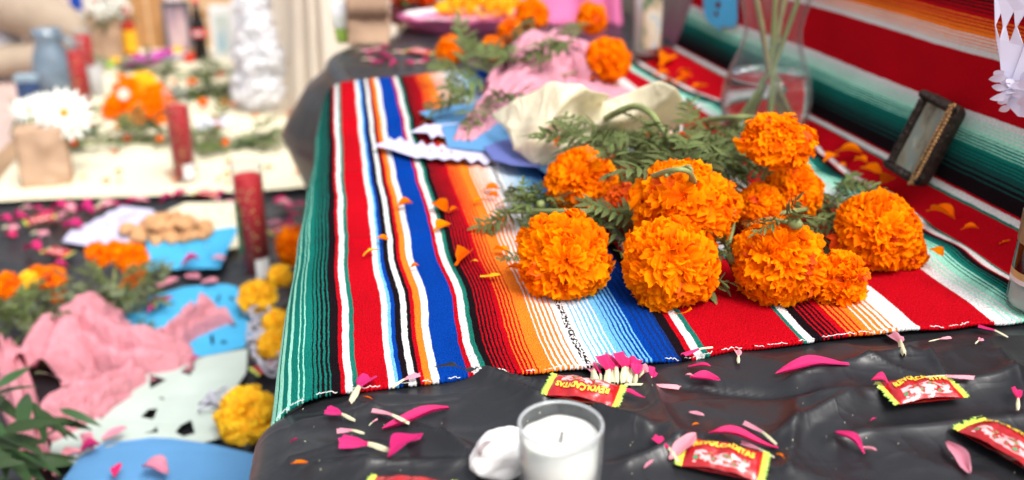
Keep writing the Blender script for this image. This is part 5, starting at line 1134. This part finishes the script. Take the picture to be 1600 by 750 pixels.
# petals on the lower level
LP = [(42, 331), (61, 330), (91, 330), (109, 331), (136, 322), (133, 339), (162, 328), (178, 325), (206, 320), (221, 318), (261, 318), (283, 309), (338, 317), (6, 349), (32, 349), (99, 344), (109, 357), (19, 373), (62, 371), (51, 395), (93, 421), (445, 325), (470, 322), (459, 339), (16, 362), (75, 340), (150, 330), (90, 352), (118, 362), (25, 340), (168, 322), (438, 318), (455, 330), (428, 355), (448, 355), (346, 312), (356, 322)]
for k, (px, py) in enumerate(LP):
    a = random.uniform(-.7, .7); s = random.uniform(9, 15); lay('pink_petal', SPOON if k % 3 else (SPOONP if k % 2 else FLOP), (px - s * cos(a), py + s * .35 * sin(a)), (px + s * cos(a), py - s * .35 * sin(a)), LOW, 'pink petal scattered on the lower black sheet ' + ('near the yellow cloth edge' if py < 335 and px < 400 else 'left of the marigold bunch' if px < 130 else 'right of the tall red candle'), 'petal', 'pink petals on the lower black sheet', 1.5, .004, 0, random.uniform(0, .012))
for (a, b, z, pool, t) in [((282, 416), (313, 411), .018, SPOON, 'on the blue paper below the biscuits'), ((332, 409), (354, 411), .018, SPOONP, 'at the right edge of the blue paper below the biscuits'), ((290, 434), (314, 443), .004, SPOONP, 'on the black sheet under the blue paper'), ((245, 452), (280, 444), .008, SPOONP, 'left of the scalloped blue paper top'), ((315, 444), (342, 448), .008, SPOONP, 'at the top edge of the scalloped blue paper'),
        ((232, 483), (268, 470), .014, SPOON, 'bright one lying on the scalloped blue paper'), ((230, 492), (246, 488), .014, SPOON, 'small one by the pink tissue on the scalloped blue paper'), ((298, 566), (313, 564), .014, SPOON, 'between the mint and scalloped papers'), ((160, 690), (199, 678), .016, SPOONP, 'ruffled pale one on the mint paper'), ((122, 712), (158, 704), .022, SPOON, 'bright one on the top edge of the sky blue paper'), ((95, 727), (130, 712), .022, SPOONP, 'pale one under the bright one on the sky blue paper'),
        ((180, 750), (187, 733), .022, SPOON, 'small upright one on the sky blue paper'), ((225, 735), (264, 747), .022, SPOONP, 'wide pale one on the sky blue paper'), ((30, 588), (60, 574), .004, SPOON, 'dark one in the fold of the pink tissue'), ((145, 705), (128, 690), .022, SPOONP, 'pale one above the bright one at the bottom left')]:
    lay('pink_petal', pool, a, b, LOW + z, 'pink petal ' + t, 'petal', 'pink petals on the lower papers', 1.4, .003, 0, .006)
# ------------------------------------------------------------------ yellow cloth: things on it
def daisy(root, c, R, axis, seed, n=18, m=M_WHITEPET):
    r = random.Random(seed); ax, ay, az = axes(axis, Vector((0.1, 0, 1))); v = []; f = []; uv = []
    for ring, (k, q) in enumerate(((n, 1.), (n - 4, .75))):
        for i in range(k): a = 2 * pi * i / k + ring * .2; d = (ax * cos(a) + ay * sin(a)) + axis.normalized() * (.12 + .35 * ring + r.uniform(-.1, .1)); leaflet(v, f, uv, c + d * R * .1, d, axis.normalized(), R * q, R * .30, False, .15)
    world_part('daisy_head', root, v, f, m, uv=uv); bv, bf = blob(lambda d: c + axis.normalized() * R * .12 + d * R * .16, 6, 10); world_part('daisy_eye', root, bv, bf, M_YELLOW)
c = P(76, 286, LOW + .004); k = depth(c) / FPX; kraft_bag(c, 70 * k, 42 * k, 92 * k, 'brown paper bag with white daisies at the left edge of the yellow cloth', None, .1)
fl = thing('white_daisy', 'large open white daisy in the front paper bag', 'flower', c + Vector((0, 0, .1)), 'white flowers in the front bag'); q = P(100, 178, LOW + .155); daisy(fl, q, 42 * k, (TOCAM(q) + Vector((.1, 0, .5))), 3); add_stem(fl, [q, c + Vector((0, 0, .08))], .003, .003)
for px, py, R in ((45, 172, 24), (62, 162, 20), (30, 168, 16)):
    q = P(px, py, LOW + .15); fl = thing('white_daisy', {45: 'middle', 62: 'upper right', 30: 'leftmost'}[px] + ' cream daisy in the small left cluster of the front paper bag', 'flower', c + Vector((0, 0, .1)), 'white flowers in the front bag'); daisy(fl, q, R * k, TOCAM(q) + Vector((-.3, 0, .6)), px); add_stem(fl, [q, c + Vector((0, 0, .08))], .003, .003)
    r = random.Random(px); [put('leaf', LANCE[2], fl, orient(q + Vector((0, 0, -.02)), Vector((r.uniform(-1, 1), r.uniform(-1, 0), r.uniform(-.8, .4))), Vector((0, 0, 1)), .06, 0)) for _ in range(5)]
M_TEALLEAF = mat('teal_leaf', (.10, .20, .22), .6, .2, 30, translucent=.15); tl_ = lance_mesh(5, M_TEALLEAF, .5)
lo = thing('eucalyptus_sprig', 'blue green leaves hanging over the front of the daisy bag', 'plant', c + Vector((0, -.04, .1)))
for d in ((.2, -.6, -1), (-.1, -.5, -1), (.4, -.4, -.8)): put('leaf', tl_, lo, orient(P(80, 205, LOW + .115), Vector(d), Vector((0, -1, .3)), .055))
# second bag behind
c2 = P(168, 92, LOW + .004); k2 = depth(c2) / FPX; kraft_bag(c2, 44 * k2, 30 * k2, 74 * k2, 'brown paper bag with cream roses further back on the yellow cloth', None, 0)
for i, (px, py, R, key) in enumerate(((150, 8, 16, 0), (172, 4, 18, 0), (190, 14, 14, 0), (160, 20, 12, 0), (150, -4, 9, 1))):
    q = P(px, py, LOW + .20); fl = thing('cream_rose', ('left', 'largest central', 'right', 'lower', '')[i] + ' cream rose in the bunch of the further paper bag' if not key else 'orange rose at the top of the further paper bag', 'flower', q - Vector((0, 0, .06)), 'roses in the further bag'); rr = random.Random(i)
    if key: add_bloom(fl, q, R * k2, Vector((0, -.5, 1)), 'o', 40, .85, False, 300 + i)
    else:
        v = []; f = []; uv = []
        for M in petal_frames(R * k2, Vector((0, -.4, 1)), 36, .9, rr):
            m = PM['o'][0]; o_ = len(v); v += [q + (M @ x.co) for x in m.vertices]; f += [tuple(a + o_ for a in p.vertices) for p in m.polygons]; uv += [(.5, .5)] * len(m.vertices)
        world_part('rose_head', fl, v, f, M_WHITEPET, uv=uv)
    add_stem(fl, [q, c2 + Vector((0, 0, .1))], .003, .003)
    for _ in range(4): add_leaf(fl, q + Vector((0, -.01, -.03)), Vector((rr.uniform(-1, 1), rr.uniform(-1, .2), rr.uniform(-.3, .4))), .06, rr, LANCE[:2])
# marigold pile on cloth
G5 = 'marigolds heaped on the yellow cloth'
for i, (px, py, rp, z, key, t) in enumerate([(185, 170, 25, .03, 'o', 'front left of the heap'), (214, 176, 21, .03, 'o', 'front middle of the heap'), (244, 176, 25, .03, 'o', 'front right of the heap'), (198, 142, 23, .06, 'o', 'upper left of the heap'), (225, 137, 26, .06, 'y', 'top of the heap'), (246, 152, 22, .05, 'o', 'right side of the heap'), (210, 158, 16, .055, 'o', 'middle of the heap'), (230, 160, 16, .05, 'o', 'centre right of the heap')]):
    c = P(px, py, LOW + z); root = thing('marigold', 'orange marigold on the yellow cloth, ' + t, 'flower', c, G5); R = rp * depth(c) / FPX; add_bloom(root, c, R, (TOCAM(c) + Vector((0, 0, .5))), key, 80, .85, False, 320 + i); calyx(root, c, (TOCAM(c) + Vector((0, 0, .5))).normalized(), R)
q = P(193, 147, LOW + .085); fl = thing('white_daisy', 'white blossom resting on the heap of marigolds', 'flower', q); daisy(fl, q, 9 * depth(q) / FPX, TOCAM(q), 8)
# garlands
def garland(pts, n, L, pool, label, seed, hgt=.03, spread=.05, dots=()):
    q = [P(a, b, LOW + .01) for a, b in pts]; root = thing('green_garland', label, 'greenery', q[len(q) // 2]); sp = add_stem(root, q, .004, .003, M_STEM, 'stem', 20); r = random.Random(seed)
    for _ in range(n):
        p = r.choice(sp) + Vector((r.uniform(-.03, .03), r.uniform(-spread, spread), r.uniform(0, hgt))); put('leaf', r.choice(pool), root, orient(p, Vector((r.uniform(-1, 1), r.uniform(-.6, .6), r.uniform(-.3, .4))), Vector((0, 0, 1)), r.uniform(.7, 1.2) * L, r.uniform(-.5, .5)))
    for a, b, rp, key in dots: c = P(a, b, LOW + .03); add_bloom(root, c, rp * depth(c) / FPX, TOCAM(c), key, 34, .85, False, int(a)).name = 'blossom'
garland([(110, 228), (160, 222), (230, 222), (300, 222), (370, 225), (420, 228)], 95, .075, LEAF + LANCE[:2], 'long dark green garland with red and orange blossoms across the yellow cloth', 51, .03, .06, ((115, 224, 6, 'd'), (198, 215, 6, 'd'), (250, 217, 6, 'o'), (145, 198, 7, 'd'), (352, 222, 6, 'o')))
garland([(258, 152), (300, 150), (340, 146), (372, 142)], 60, .08, LEAF + LANCE[:2], 'thick dark green garland behind the red candle on the yellow cloth', 52, .028, .045, ((318, 160, 8, 'o'), (350, 160, 7, 'o')))
garland([(185, 108), (240, 110), (300, 112), (365, 114)], 30, .08, PLEAF, 'pale green garland furthest back on the yellow cloth', 53, .03, .05)
for k in range(48):
    r = random.Random(k + 900); px = r.uniform(110, 470); py = r.choice([r.uniform(238, 290), r.uniform(160, 205), r.uniform(118, 140)])
    if px < 130 and py > 200: px += 60
    a = r.uniform(0, 3); lay('orange_petal', OPET, (px - 7 * cos(a), py - 2.5 * sin(a)), (px + 7 * cos(a), py + 2.5 * sin(a)), LOW + .006, 'pale orange petal scattered on the yellow cloth ' + ('in front of the garland' if py > 230 else 'behind the long garland' if py > 158 else 'near the far garland'), 'petal', 'orange petals on the yellow cloth', 1., .003, 0, .003)
cut_paper('white_leaflet', [(305, 190), (355, 183), (365, 200), (310, 208)], [], LOW, mat('pale_blue_print', (.66, .66, .78), .6, .25, 60), 'white leaflet with faint blue print on the yellow cloth right of the candle', zf=dz(.01))
cut_paper('white_leaflet', [(228, 98), (268, 86), (295, 92), (260, 106)], [], LOW, M_LAV, 'pale leaflet lying in front of the framed photograph', zf=dz(.02))
# white tissue tower
c = P(418, 172, LOW); tw = thing('tissue_pompom', 'tall ruffled white tissue pompom tower on the yellow cloth', 'paper decoration', c); k = depth(c) / FPX; r = random.Random(77)
tm = [petal_mesh('tissue_ruffle', M_WHITE, 1.2, .5, .16, 200 + s, 6, 11, .12) for s in range(5)]
for part_, (x, z, R, n) in enumerate(((0, 42, 50, 110), (4, 88, 49, 110), (2, 128, 42, 90), (-4, 160, 32, 70))):
    cc = c + RT * (x * k) + Vector((0, 0, z * k)); V = []; F = []
    for M in petal_frames(R * k, Vector((0, 0, 1)), n, .95, r): m = r.choice(tm); o_ = len(V); V += [cc + (M @ x_.co) for x_ in m.vertices]; F += [tuple(a + o_ for a in p.vertices) for p in m.polygons]
    bv, bf = blob(lambda d: cc + d * R * k * .84, 14, 20); V2, F2 = joined([(V, F), (bv, bf)]); world_part('pompom', tw, V2, F2, M_WHITE)
# jug, tin, cups
c = P(90, 150, LOW); k = depth(c) / FPX; jg = thing('blue_jug', 'blue grey glazed jug with a handle at the far left of the yellow cloth', 'jug', c)
v, f = lathe([(20 * k, 0), (27 * k, 2 * k), (31 * k, 25 * k), (30 * k, 50 * k), (25 * k, 68 * k), (20 * k, 80 * k), (19 * k, 90 * k), (23 * k, 103 * k), (21 * k, 103 * k), (17 * k, 90 * k), (18 * k, 78 * k), (.001, 70 * k)], 32); put('jug_body', mesh('jug_body', v, f, M_DENIM), jg, WM[jg])
v, f = tube(spline([(18 * k, -6 * k, 92 * k), (34 * k, -12 * k, 88 * k), (38 * k, -12 * k, 66 * k), (28 * k, -8 * k, 48 * k)], 16), 4 * k, 8); put('handle', mesh('handle', v, f, M_DENIM), jg, WM[jg])
c = P(50, 156, LOW); tn = thing('navy_tin', 'small navy and pale patterned tin left of the blue jug', 'tin', c); v, f = rbox(34 * k, 22 * k, 30 * k, 3 * k); put('tin_body', mesh('tin_body', v, f, M_NAVY), tn, WM[tn]); v, f = rbox(36 * k, 24 * k, 10 * k, 3 * k, 30 * k); put('lid', mesh('lid', v, f, mat('pale_blue_lid', (.25, .34, .40), .4, .3, 40)), tn, WM[tn])
def cup(px, py, wp, hp, m, label):
    c = P(px, py, LOW); k = depth(c) / FPX; root = thing('small_cup', label, 'cup', c); R = wp / 2 * k; H = hp * k; v, f = lathe([(R * .7, 0), (R * .75, .002), (R, H), (R * .95, H), (R * .7, .006), (.0005, .006)], 24); put('cup_body', mesh('cup_body', v, f, m), root, WM[root]); v, f = lathe([(R * 1.0, H), (R * 1.05, H + .002), (R * .96, H + .004)], 24, False, False); put('cup_rim', mesh('cup_rim', v, f, m), root, WM[root])
M_FROST = mat('frosted_plastic', (.52, .51, .49), .4, .05, 30, spec=.4, translucent=.3)
cup(155, 152, 24, 50, M_FROST, 'frosted plastic cup right of the back left red candle'); cup(167, 92, 18, 34, M_WHITE, 'white cup standing in front of the further paper bag'); cup(133, 62, 24, 42, M_FROST, 'pale cup beside the blue wrapper at the far left')
c = P(122, 26, LOW + .05); bw_ = thing('blue_packet', 'royal blue packet standing behind the far left cups', 'packet', c); v, f = rbox(.045, .02, .15, .006); put('packet_body', mesh('packet_body', v, f, M_ROYAL), bw_, WM[bw_]); v, f = rbox(.047, .006, .016, .002, .15); put('packet_top', mesh('packet_top', v, f, M_ROYAL), bw_, WM[bw_])
# hot sauce bottle
c = P(206, 88, LOW); k = depth(c) / FPX; hb = thing('sauce_bottle', 'hot sauce bottle with red cap and yellow label on the yellow cloth', 'bottle', c)
v, f = lathe([(9 * k, 0), (11 * k, 2 * k), (11 * k, 46 * k), (9 * k, 52 * k), (5 * k, 60 * k), (4.5 * k, 66 * k)], 24); put('bottle_body', mesh('bottle_body', v, f, M_SAUCE), hb, WM[hb]); v, f = lathe([(11.3 * k, 8 * k), (11.3 * k, 42 * k)], 24, False, False); put('label_band', mesh('label_band', v, f, M_YLABEL), hb, WM[hb]); v, f = lathe([(5.5 * k, 62 * k), (5.5 * k, 76 * k), (3.5 * k, 80 * k)], 20); put('cap', mesh('cap', v, f, M_REDCAP), hb, WM[hb])
c = P(222, 94, LOW + .03); pf = thing('purple_packet', 'shiny purple foil packet lying by the hot sauce bottle', 'packet', c); v, f = blob(lambda d: (d.x * .075 + .01, d.y * .03 + d.x * .02, d.z * .022 + d.x * .016 + .003 * nz(d.x * 6, d.y * 6, d.z * 5)), 16, 24); put('packet_body', mesh('packet_body', v, f, M_PURPLE), pf, WM[pf])
v, f = blob(lambda d: (d.x * .012 + .09, d.y * .026 + .02, d.z * .016 + .018), 8, 12); put('packet_end', mesh('packet_end', v, f, M_PURPLE), pf, WM[pf])
# cola bottle
c = P(316, 96, LOW); k = depth(c) / FPX; cb = thing('cola_bottle', 'dark cola bottle with a red label on the yellow cloth', 'bottle', c)
v, f = lathe([(9 * k, 0), (10.5 * k, 2 * k), (11 * k, 14 * k), (9.5 * k, 26 * k), (11.5 * k, 38 * k), (12 * k, 52 * k), (9 * k, 64 * k), (5 * k, 78 * k), (4.5 * k, 92 * k)], 28); put('bottle_body', mesh('bottle_body', v, f, M_COLA), cb, WM[cb]); v, f = lathe([(11.9 * k, 40 * k), (12.3 * k, 52 * k)], 28, False, False); put('label_band', mesh('label_band', v, f, M_CLABEL), cb, WM[cb]); v, f = lathe([(5 * k, 90 * k), (5 * k, 96 * k)], 20); put('cap', mesh('cap', v, f, M_CLABEL), cb, WM[cb])
wrap_patch(cb, 12.35 * k, -35, 30, 43.5 * k, 48 * k, M_LABELW, 'label_print', 10, .8 * k)
# cardboard box frame, framed photo, cartons
c = P(238, 78, LOW); k = depth(c) / FPX; bx = thing('cardboard_box', 'upright brown cardboard box behind the hot sauce bottle', 'box', c); v, f = box(-24 * k, 24 * k, 0, 30 * k, 0, 130 * k); put('box_body', mesh('box_body', v, f, M_CARD, smoothf=False), bx, WM[bx]); v, f = box(-2 * k, 2 * k, -.002, -.0005, 0, 130 * k); put('tape', mesh('tape', v, f, M_CARD2, smoothf=False), bx, WM[bx])
c = P(283, 82, LOW); ph = thing('framed_photo', 'framed pinkish photograph standing beside the cola bottle', 'picture frame', c); W, H = 40 * k, 78 * k
for x0, x1, z0, z1 in ((-W / 2, -W / 2 + 5 * k, 0, H), (W / 2 - 5 * k, W / 2, 0, H), (-W / 2 + 5 * k, W / 2 - 5 * k, 0, 5 * k), (-W / 2 + 5 * k, W / 2 - 5 * k, H - 5 * k, H)): v, f = box(x0, x1, -.012, .008, z0, z1); put('moulding', mesh('moulding', v, f, mat('grey_moulding', (.10, .11, .14), .5), smoothf=False), ph, WM[ph])
v, f = box(-W / 2 + 5 * k, W / 2 - 5 * k, -.002, .006, 5 * k, H - 5 * k); put('photo', mesh('photo', v, f, print_mat('pink_photo', [(.16, .16, .24), (.50, .34, .36), (.62, .48, .48)], (14, 14, 9), 5.), smoothf=False), ph, WM[ph])
c = P(345, 40, LOW + .0); cy = P(345, 84, LOW); b2 = thing('cardboard_box', 'pale cardboard box standing behind the cola bottle', 'box', cy + Vector((-.02, .10, 0))); v, f = box(-46 * k, 46 * k, 0, 40 * k, 0, 140 * k); put('box_body', mesh('box_body', v, f, M_CARD2, smoothf=False), b2, WM[b2]); v, f = box(-46 * k, 46 * k, -.004, -.001, 52 * k, 58 * k); put('flap', mesh('flap', v, f, M_CARD, smoothf=False), b2, WM[b2])
c = P(356, 94, LOW); ct = thing('printed_carton', 'white carton with blue and green print left of the white pompom tower', 'carton', c); v, f = box(-20 * k, 20 * k, 0, 22 * k, 0, 78 * k); put('carton_body', mesh('carton_body', v, f, M_LABELW, smoothf=False), ct, WM[ct]); v, f = box(-12 * k, 6 * k, -.003, -.0005, 10 * k, 66 * k); put('print_panel', mesh('print_panel', v, f, print_mat('blue_green_print', [(.10, .30, .14), (.55, .60, .58), (.15, .38, .55)], (10, 10, 8), 1.), smoothf=False), ct, WM[ct])
for i, (px, py, R, m, t) in enumerate(((275, 82, 12, M_YLABEL, 'round yellow bread roll before the framed photograph'), (262, 84, 9, M_REDCAP, 'small red fruit left of the yellow bread roll'), (296, 90, 9, M_REDCAP, 'small red fruit between the photograph and cola bottle'), (302, 82, 9, M_CRUST, 'brown bun beside the cola bottle'), (180, 96, 10, M_YLABEL, 'yellow fruit left of the hot sauce bottle'), (172, 100, 8, M_LIME, 'green fruit left of the hot sauce bottle'))):
    c = P(px, py, LOW + .02); rt = thing('fruit' if 'fruit' in t else 'bread_roll', t, 'food', c); Rk = R * depth(c) / FPX; v, f = blob(lambda d: (d.x * Rk * (1 + .06 * nz(d.x * 3, d.y * 3, i)), d.y * Rk, d.z * Rk * .85 - .12 * Rk * exp(-((d.z - 1) * 6) ** 2)), 14, 18); put('flesh', mesh('flesh', v, f, m), rt, WM[rt]); v, f = tube([(0, 0, Rk * .7), (.003, 0, Rk * 1.05)], .002, 6); put('stalk', mesh('stalk', v, f, M_DRYSTEM), rt, WM[rt])
# cream covered stand behind the shelf
v = []; p0 = Vector((-.17, 3.05, LOW)); nseg = 90
ring = [(-.16, 3.5), (-.15, 3.0), (-.08, 2.75), (.05, 2.68), (.5, 2.66), (.9, 2.66)]
rs_ = spline([Vector((a, b, 0)) for a, b in ring], nseg)
for i, p in enumerate(rs_):
    for j in range(26):
        q = j / 25; fl_ = .016 * sin(i * .9 + 1.4 * sin(i * .31)) * (1 - .55 * q); v.append((p.x - (.10 * (1 - q)) * (1 - smooth(10, 50, i)) + fl_, p.y - .04 * (1 - q) * smooth(20, 60, i) + fl_, LOW + .004 + .72 * q))
stt = thing('draped_stand', 'tall stand draped in cream cloth behind the far left corner of the shelf', 'stand', (.1, 2.9, LOW)); o = world_part('cream_drape', stt, v, grid_faces(nseg, 26), M_CREAMCL)
v, f = box(-.13, .9, 2.75, 3.5, LOW + .70, LOW + .722); world_part('stand_top', stt, v, f, M_CREAMCL, smoothf=False)
# ------------------------------------------------------------------ kneeling person at the upper left
def skin_body(name, verts, edges, radii, m, root, sub=2):
    me = bpy.data.meshes.new(name); me.from_pydata([tuple(v_) for v_ in verts], edges, []); me.materials.append(m); o = put(name, me, root, WM[root])
    s = o.modifiers.new('skin', 'SKIN'); s.use_smooth_shade = True; sv = me.skin_vertices[0].data if me.skin_vertices else None
    if sv is None:
        import bmesh
        bm = bmesh.new(); bm.from_mesh(me); bm.verts.layers.skin.verify(); bm.to_mesh(me); bm.free(); sv = me.skin_vertices[0].data
    for i, rr_ in enumerate(radii): sv[i].radius = (rr_, rr_) if not isinstance(rr_, tuple) else rr_
    sv[0].use_root = True; u = o.modifiers.new('sub', 'SUBSURF'); u.levels = sub; u.render_levels = sub; return o
c = P(60, 118, -.52); pr_ = thing('person', 'person in khaki trousers kneeling at the far left, cut off by the frame', 'person', c)
# local frame: x right, y away, z up; faces right
B = [(-.30, .10, .42), (-.32, .10, .62), (-.28, .10, .82), (-.24, .10, .98), (-.23, .10, 1.05), (-.20, .10, 1.17),
     (-.26, -.07, .93), (-.10, -.12, .70), (.08, -.06, .56), (-.26, .27, .93), (-.06, .30, .72), (.12, .24, .60)]
E_ = [(0, 1), (1, 2), (2, 3), (3, 4), (4, 5), (2, 6), (6, 7), (7, 8), (2, 9), (9, 10), (10, 11)]
skin_body('body', B, E_, [.14, .12, .13, .07, .05, .085, .06, .045, .032, .06, .045, .032], M_SHIRT, pr_)
v, f = blob(lambda d: (-.19 + d.x * .085, .10 + d.y * .075, 1.20 + d.z * .11)); put('head', mesh('head', v, f, M_SKIN), pr_, WM[pr_])
v, f = blob(lambda d: (-.205 + d.x * .092, .10 + d.y * .083, 1.235 + d.z * .10)); put('hair', mesh('hair', v, f, M_HAIR), pr_, WM[pr_])
T_ = [(-.30, .10, .42), (-.22, -.02, .38), (.02, -.08, .27), (.20, -.08, .17), (.05, -.09, .09), (-.18, -.09, .075), (-.22, .22, .38), (.05, .26, .36), (.26, .25, .33), (.28, .25, .18), (.26, .25, .07)]
skin_body('trousers', T_, [(0, 1), (1, 2), (2, 3), (3, 4), (4, 5), (0, 6), (6, 7), (7, 8), (8, 9), (9, 10)], [.15, .13, .115, .085, .075, .06, .12, .105, .085, .07, .06], M_KHAKI, pr_)
for x, y, a in ((-.24, -.09, 1), (.32, .25, 0)):
    v, f = blob(lambda d: (x + d.x * .13, y + d.y * .048, .045 + max(-.04, d.z * .05) + (.03 if d.x < -.2 else 0) * a), 14, 22); put('shoe', mesh('shoe', v, f, M_SHOE), pr_, WM[pr_])
    v, f = rbox(.25, .09, .014, .03); put('sole', mesh('sole', [(p[0] + x, p[1] + y, p[2]) for p in v], f, M_BLACK), pr_, WM[pr_])
def hand(base, sgn):
    pv = [(base[0], base[1], base[2]), (base[0] + .05, base[1], base[2] - .05)]; vs = list(pv); es = [(0, 1)]; rad = [.026, .03]
    for k in range(4): o_ = len(vs); b = Vector((base[0] + .065, base[1] + (k - 1.5) * .018, base[2] - .06)); L = (.026, .03, .028, .022)[k]; vs += [tuple(b), tuple(b + Vector((L, 0, -L))), tuple(b + Vector((L * 1.3, 0, -L * 2)))]; es += [(1, o_), (o_, o_ + 1), (o_ + 1, o_ + 2)]; rad += [.009, .008, .007]
    o_ = len(vs); vs += [(base[0] + .02, base[1] + sgn * .03, base[2] - .035), (base[0] + .05, base[1] + sgn * .045, base[2] - .07)]; es += [(0, o_), (o_, o_ + 1)]; rad += [.011, .009]; skin_body('hand', vs, es, rad, M_SKIN, pr_, 1)
hand((.09, -.06, .55), 1); hand((.13, .24, .59), -1)
c = P(12, 122, -.52); sk = thing('pale_bag', 'pale grey cloth bag slumped on the pavement at the left margin', 'bag', c); v, f = blob(lambda d: (d.x * .10 * (1 + .12 * nz(d.x * 4, d.y * 4, d.z * 4)), d.y * .09, .085 + d.z * .10 * (1 + .15 * nz(d.x * 3, d.y * 3, 2 + d.z * 3))), 20, 28); put('bag_body', mesh('bag_body', v, f, M_SNEAK), sk, WM[sk])
v, f = tube(spline([(-.04, 0, .17), (-.02, -.02, .25), (.04, -.02, .25), (.05, 0, .17)], 14), .006, 7); put('bag_handle', mesh('bag_handle', v, f, M_SNEAK), sk, WM[sk])
# crumbs and lint on the black sheet
r = random.Random(12); ch = []
for k in range(40):
    p = on_sheet(r.uniform(430, 1600), r.uniform(600, 748)); q = r.uniform(.0002, .0008); a = r.uniform(0, 6)
    ch.append(([p + Vector((q * cos(a), q * sin(a), .0006)), p + Vector((-q * sin(a), q * cos(a), .0006)), p + Vector((-q * cos(a), -q * sin(a), .0007)), p + Vector((0, 0, .0016))], [(0, 1, 3), (1, 2, 3), (2, 0, 3)]))
V, F = joined(ch); tag(put('crumbs', mesh('crumbs', V, F, M_CLAW)), 'tiny pale crumbs and lint scattered over the front black sheet', 'crumbs', kind='stuff')
